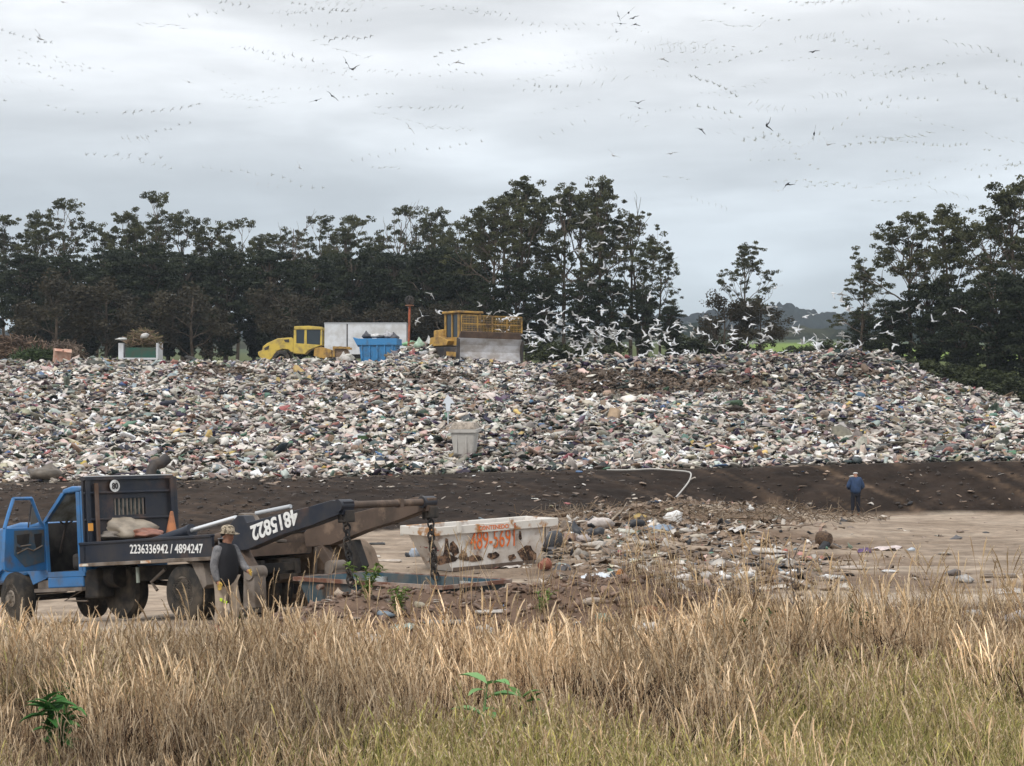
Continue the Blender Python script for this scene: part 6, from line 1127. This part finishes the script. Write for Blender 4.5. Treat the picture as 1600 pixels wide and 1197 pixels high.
# ------------------------------------------------------------------ weeds that stand out
def leafy(name, px, py, hgt, nl, lsz, wd, cols, label, seed, y0=18, cat='plant', stems=4, spread=.35):
    p = ground_at(px, py, y0); r = np.random.default_rng(seed); root = empty(name, p, (0, 0, 0), label, cat); SV, SF, sb = [], [], 0; LV, LF, LC, lb = [], [], [], 0
    for s_ in range(stems):
        a = r.random() * 6.28; sp_ = r.uniform(.2, 1) * spread; q = [np.array([math.cos(a) * sp_ * t ** 1.5, math.sin(a) * sp_ * t ** 1.5, hgt * r.uniform(.85, 1) * t if True else 0]) for t in np.linspace(0, 1, 5)]; v, f = tube_np(q, [.010, .008, .006, .005, .003], 5); SV.append(v); SF.append(f + sb); sb += len(v)
        for i in range(nl):
            t = r.uniform(.1, 1); c = q[int(t * 4)] * (1 - (t * 4 % 1)) + q[min(int(t * 4) + 1, 4)] * (t * 4 % 1); b2 = r.random() * 6.28; e = r.uniform(-.2, .9); d = np.array([math.cos(b2) * math.cos(e), math.sin(b2) * math.cos(e), math.sin(e)]); sd = np.cross(d, (0, 0, 1)); sd /= np.linalg.norm(sd); nn = np.cross(sd, d); L_ = lsz * r.uniform(.6, 1.2); W_ = L_ * wd
            tt = [(0, .05, 0), (.25, .8, .02), (.55, 1, .0), (.8, .6, -.06), (1, .02, -.16)]; vv = []
            for u_, w_, z_ in tt: vv += [c + d * L_ * u_ - sd * W_ * w_ * .5 + nn * L_ * (z_ + .10 * w_), c + d * L_ * u_ + nn * L_ * z_, c + d * L_ * u_ + sd * W_ * w_ * .5 + nn * L_ * (z_ + .10 * w_)]
            LV.append(np.array(vv)); k_ = np.array([(3 * j + m, 3 * j + m + 1, 3 * j + m + 4, 3 * j + m + 3) for j in range(4) for m in (0, 1)]); LF.append(k_ + lb); lb += 15; LC.append(np.repeat((np.array(cols[int(r.integers(len(cols)))]) * r.uniform(.8, 1.2))[None], 15, 0))
    link('stem', npmesh('stem', np.concatenate(SV), SF, [mat('green_stem_%d' % seed, cols[0])]), root); link('leaves', npmesh('leaves', np.concatenate(LV), LF, [M_GRASS], np.concatenate(LC)), root); return root
G1 = ((.10, .17, .035), (.16, .22, .06), (.20, .24, .08)); G2 = ((.14, .27, .10), (.20, .34, .14)); G3 = ((.035, .075, .02), (.06, .12, .03))
leafy('leafy_weed', 572, 938, .56, 34, .11, .34, G1, 'green leafy weed growing in front of the low blue skip', 1, 24, stems=6, spread=.3)
leafy('leafy_weed', 622, 985, .42, 26, .10, .34, G1, 'green leafy weed on the front of the spoil heap', 2, 24, stems=6, spread=.35); leafy('leafy_weed', 845, 975, .35, 20, .10, .3, G1, 'small green weed on the spoil heap right of the middle', 3, 24, stems=5)
leafy('broad_leaved_weed', 752, 1180, .78, 5, .30, .62, G2, 'pale green broad leaved weed low in the middle of the grass', 4, 15.5, stems=3, spread=.12); leafy('broad_leaved_weed', 826, 1172, .55, 6, .22, .6, ((.07, .15, .04), (.11, .2, .06)), 'darker green broad leaved weed right of the pale green one', 5, 15.5, stems=3, spread=.12)
leafy('broad_leaved_weed', 92, 1190, .62, 12, .28, .42, ((.04, .12, .03), (.07, .17, .05)), 'dark green broad leaved weed at the bottom left', 6, 15.3, stems=5, spread=.3); leafy('leafy_weed', 1180, 1062, 1.0, 60, .14, .16, G3, 'dark green weed in the grass left of the dead stalk foot', 7, 18, stems=7, spread=.45)
leafy('leafy_weed', 1345, 1050, .9, 50, .14, .16, G3, 'dark green weed in the grass right of the dead stalk', 8, 18, stems=6, spread=.4); leafy('leafy_weed', 100, 1150, .5, 16, .16, .16, G3, 'slender dark green weed above the bottom left broad leaved weed', 9, 15.5, stems=5, spread=.25)
leafy('leafy_weed', 372, 990, .30, 22, .09, .34, G1, 'small green weed at the feet of the man by the truck', 10, 24, stems=5, spread=.25)
p = ground_at(1243, 1040, 20); V, Fq, base = [], [], 0; r = np.random.default_rng(3)
root = empty('dead_weed', p, (0, 0, 0), 'tall dark dead weed stalk rising above the grass right of the middle', 'plant')
for i in range(9):
    z0 = .15 + i * .17 if i else 0; a = i * 2.3; L_ = 1.62 if i == 0 else r.uniform(.2, .42); st = np.array([-.02 * z0, 0, z0]); d = np.array([-.05, 0, 1]) if i == 0 else np.array([math.cos(a) * .5, math.sin(a) * .5, .85]); q = [st + d * L_ * t + r.normal(0, .01, 3) for t in np.linspace(0, 1, 6)]; v, f = tube_np(q, np.linspace(.022 if i == 0 else .008, .004, 6), 5); V.append(v); Fq.append(f + base); base += len(v)
link('stalk', npmesh('stalk', np.concatenate(V), Fq, [mat('dead_stalk', (.07, .055, .05), (.14, .11, .09), 9)]), root)
V, Fq, C = leaves(np.array([[math.cos(i * 2.3) * .14, math.sin(i * 2.3) * .14, .35 + i * .12] for i in range(8)]), np.full(8, .10), 9, .05, r, (.06, .04, .03), (.14, .10, .07)); link('dry_leaves', npmesh('dry_leaves', V, [Fq], [M_GRASS], C), root)
# ------------------------------------------------------------------ gulls
def gull(d1, d2, sweep, fold=1.0):
    """d1,d2: dihedral angles of the inner and outer wing"""
    V, Fq, C, base = [], [], [], 0
    v, f = tube_np([(-.30, 0, .01), (-.2, 0, .0), (-.05, 0, -.005), (.10, 0, 0), (.19, 0, .02), (.25, 0, .03), (.29, 0, .025)], [.012, .045, .075, .068, .045, .040, .018], 8); V.append(v); Fq.append(f); C.append(np.repeat([[.78, .78, .78]], len(v), 0)); base += len(v)
    v, f = tube_np([(.285, 0, .025), (.335, 0, .012)], [.012, .004], 4); V.append(v); Fq.append(f + base); C.append(np.repeat([[.55, .35, .05]], len(v), 0)); base += len(v)
    tp = np.array([(-.26, -.03, .012), (-.26, .03, .012), (-.40, .075, .012), (-.40, -.075, .012)]); v = np.concatenate([tp, tp - (0, 0, .012)]); V.append(v); Fq.append(np.array([(0, 1, 2, 3), (7, 6, 5, 4), (0, 3, 7, 4), (1, 5, 6, 2), (3, 2, 6, 7), (0, 4, 5, 1)]) + base); C.append(np.repeat([[.75, .75, .75]], 8, 0)); base += 8
    for s in (-1, 1):
        y1 = .05; w1 = .30 * fold; p1 = (0.03, y1 * s, .02); a1 = (p1[0] + .06, s * (y1 + w1 * math.cos(d1)), .02 + w1 * math.sin(d1)); w2 = .40 * fold; a2 = (p1[0] - sweep, s * (y1 + w1 * math.cos(d1) + w2 * math.cos(d2)), a1[2] + w2 * math.sin(d2))
        mid = tuple((np.array(a1) * .5 + np.array(a2) * .5)); L_ = [(p1, .10, -.12), (a1, .07, -.10), (mid, .045, -.085), (a2, .006, -.02)]
        top = []; 
        for (p, f0, b0) in L_: top += [(p[0] + f0, p[1], p[2]), (p[0] + b0, p[1], p[2] - .004)]
        top = np.array(top); v = np.concatenate([top, top - (0, 0, .014)]); q = []
        for j in range(3): a_ = 2 * j; q += [(a_, a_ + 1, a_ + 3, a_ + 2), (a_ + 8, a_ + 10, a_ + 11, a_ + 9), (a_, a_ + 2, a_ + 10, a_ + 8), (a_ + 1, a_ + 9, a_ + 11, a_ + 3)]
        q += [(6, 7, 15, 14)]; cc = np.repeat([[.62, .63, .65]], 16, 0); cc[6:8] = (.05, .05, .06); cc[14:16] = (.05, .05, .06); cc[8:14] = (.72, .72, .72); V.append(v); Fq.append(np.array(q) + base); C.append(cc); base += 16
    return np.concatenate(V), [x for x in Fq], np.concatenate(C)
POSE = [(.5, .1, .12), (.25, -.25, .16), (.8, .45, .10), (-.2, -.55, .14), (.05, .0, .2), (1.0, .8, .06), (.35, -.5, .2), (-.5, -.3, .1)]
PN = ['with raised arched wings', 'gliding with bent wings', 'with wings lifted', 'with wings lowered', 'gliding with level wings', 'with wings straight up', 'with cupped wings', 'on the downstroke']
GP = [gull(*p) for p in POSE]
M_GULL = mat('gull_plumage', (0, 0, 0), attr='col', rough=.85, trans=.25, spec=.1)
GM = [npmesh('gull', g_[0], g_[1], [M_GULL], g_[2]) for g_ in GP]
M_CROW = mat('dark_plumage', (.03, .03, .033), rough=.8, spec=.2)
GD = [npmesh('dark_bird', g_[0], g_[1], [M_CROW]) for g_ in GP]
rng = np.random.default_rng(42); low = []
for n_, (mx_, sx), (my, sy) in ((70, (885, 62), (524, 26)), (66, (1040, 95), (531, 22)), (44, (1170, 90), (525, 26)), (26, (1330, 80), (515, 28)), (12, (960, 60), (480, 26)), (14, (930, 36), (380, 30))):
    for _ in range(n_): low.append((rng.normal(mx_, sx), rng.normal(my, sy)))
low += [(660, 494), (652, 502), (684, 488), (674, 460), (750, 478), (790, 498), (855, 466), (843, 465), (800, 550), (826, 524), (1475, 490), (1435, 482), (1500, 485)]
low = [(x_, min(y_, 556)) for x_, y_ in low if 635 < x_ < 1520]; low.sort(); cnt = {}; tot2 = {}
zn = lambda x_, y_: ('high by the tall trees' if y_ < 450 else 'over the bulldozer' if x_ < 820 else 'right of the bulldozer' if x_ < 960 else 'before the central clump' if x_ < 1090 else 'before the lone eucalyptus' if x_ < 1240 else 'over the right crest' if x_ < 1380 else 'before the right hand trees')
info = [(x_, y_, int(rng.integers(8)), zn(x_, y_)) for x_, y_ in low]
for t_ in info: tot2[t_[2:]] = tot2.get(t_[2:], 0) + 1
for x_, y_, k, z_ in info:
    Y = rng.uniform(141, 172); p = at(x_, y_, Y); gz = h1(p.x, p.y); p.z = max(p.z, gz + .5); o = link('gull', GM[k]); o.location = p; s_ = rng.uniform(.68, .98); o.scale = (s_,) * 3
    o.rotation_euler = (rng.normal(0, .45), rng.normal(0, .3), rng.random() * 6.28); cnt[(k, z_)] = cnt.get((k, z_), 0) + 1
    tag(o, f'white gull {PN[k]}, flying {z_}' + (f', {ORD[cnt[(k, z_)] - 1]} from the left' if tot2[(k, z_)] > 1 else ''), 'gull', 'white gulls over the landfill')
# darker birds that stand out against the sky
SKY = [(62, 60, 30, .55, 0, 'grey gull with long swept wings at the upper left', 0), (541, 98, 20, .8, 1, 'upper dark bird of the crossing pair left of the middle', 1), (551, 108, 26, -.4, 0, 'lower dark bird of the crossing pair left of the middle', 1), (494, 157, 20, -.5, 4, 'left bird of the two dark ones under the crossing pair', 1), (519, 150, 22, .4, 1, 'right bird of the two dark ones under the crossing pair', 1),
 (714, 97, 22, -.4, 3, 'grey gull high above the middle with lowered wings', 0), (704, 112, 12, .2, 4, 'small grey bird under the lone grey gull above the middle', 0), (982, 20, 24, -.95, 4, 'steeply banking dark bird at the top right of the middle', 1), (966, 25, 16, .9, 1, 'dark bird left of the steeply banking one', 1), (970, 37, 18, -.1, 4, 'dark bird gliding level below the steeply banking one', 1),
 (990, 28, 18, -.7, 1, 'dark bird right of the steeply banking one', 1), (992, 38, 16, -.4, 3, 'dark bird lowest of the group at the top', 1), (963, 50, 10, .3, 5, 'small brownish bird below the group at the top', 1), (1271, 81, 20, -.5, 1, 'dark bird turning in the upper right sky', 1), (997, 161, 22, -.3, 0, 'dark gull with arched wings right of the middle', 1), (999, 169, 14, .1, 4, 'small dark bird just below the arched one', 1),
 (1095, 202, 20, .2, 3, 'dark bird flapping above the lone eucalyptus', 1), (1198, 196, 26, 1.2, 2, 'large dark bird diving in the right sky', 1), (1272, 209, 24, 1.5, 4, 'dark bird seen edge on right of the diving one', 1), (1293, 226, 22, .3, 2, 'grey bird right of the edge on bird', 0), (1230, 288, 24, -.7, 7, 'black bird lowest in the right sky', 1), (1216, 298, 16, -.3, 4, 'grey streak like bird left of the black bird', 0),
 (958, 243, 22, .4, 0, 'grey gull above the gap right of the tall clump', 0), (1049, 240, 18, -.5, 1, 'grey gull turning above the gap between the trees', 0), (1187, 40, 22, -.9, 4, 'grey gull banking at the top right', 0), (640, 200, 20, .6, 1, 'grey gull high above the brownish trees in the middle', 0), (98, 0, 20, .1, 4, 'grey gull cut by the top edge at the left', 0), (295, 128, 18, .1, 4, 'grey gull gliding left of the middle', 0), (1035, 92, 20, -.2, 3, 'grey gull right of the group at the top', 0), (468, 262, 18, .7, 0, 'grey gull over the cypress row', 0)]
for px, py, sz, bank, k, lab, dk in SKY:
    Y = 1.25 * F / sz * 1.0; Y = min(Y, 210); p = at(px, max(py, 3), Y); o = link('dark_bird' if dk else 'gull', (GD if dk else GM)[k]); s_ = sz / F * Y / 1.25; o.scale = (s_,) * 3; o.location = p; o.rotation_euler = (0, 0, 0)
    R = Matrix.Rotation(bank, 3, 'Y') @ Euler((.25, 0, math.pi / 2 + (.5 if k % 2 else -.4))).to_matrix(); o.rotation_euler = R.to_euler(); tag(o, lab, 'bird' if dk else 'gull')
# the distant wheeling flock: strings of far gulls, too many to count
rng = np.random.default_rng(77); LX, RX, SX, IX = [], [], [], []
for s_ in range(165):
    u_ = rng.random(); px0 = rng.uniform(-120, 1650) if s_ % 4 else rng.uniform(950, 1650); py0 = rng.uniform(-20, 300) * (1 if rng.random() < .55 else .6)
    if px0 > 1000: py0 = rng.uniform(-20, 330)
    n = int(rng.integers(4, 10)); st = rng.uniform(9, 18); ang = rng.normal(.05, .2); cv = rng.normal(0, .12); Y = rng.uniform(260, 380); k = int(rng.integers(8)); bank = rng.normal(0, .7); hd = rng.random() * 6.28; sc0 = rng.uniform(.5, .9)
    for i in range(n):
        p = at(px0 + (i + rng.normal(0, .16)) * st * math.cos(ang + cv * i * .06), py0 + i * st * math.sin(ang + cv * i * .06) + rng.normal(0, 1.6), Y + rng.normal(0, 5)); LX.append(p); IX.append(k); SX.append(sc0 * rng.uniform(.92, 1.08)); RX.append((bank + rng.normal(0, .12), rng.normal(.2, .1), hd + rng.normal(0, .1)))
RX = np.array(RX); SX = np.array(SX); R = rotm(np.zeros(len(SX)), RX[:, 0], np.zeros(len(SX))) @ rotm(RX[:, 1], np.zeros(len(SX)), RX[:, 2])
V, FF, CL = scatter([(g_[0] * np.array([1, 1, 1]), g_[1], g_[2]) for g_ in GP], np.array(IX), np.array(LX), R, np.stack([SX] * 3, 1), np.full((len(SX), 3), 1.0))
tag(link('distant_flock', npmesh('distant_flock', V, FF, [mat('far_plumage', (0, 0, 0), attr='col', rough=.9, trans=.6, spec=0)], CL)), kind='stuff')
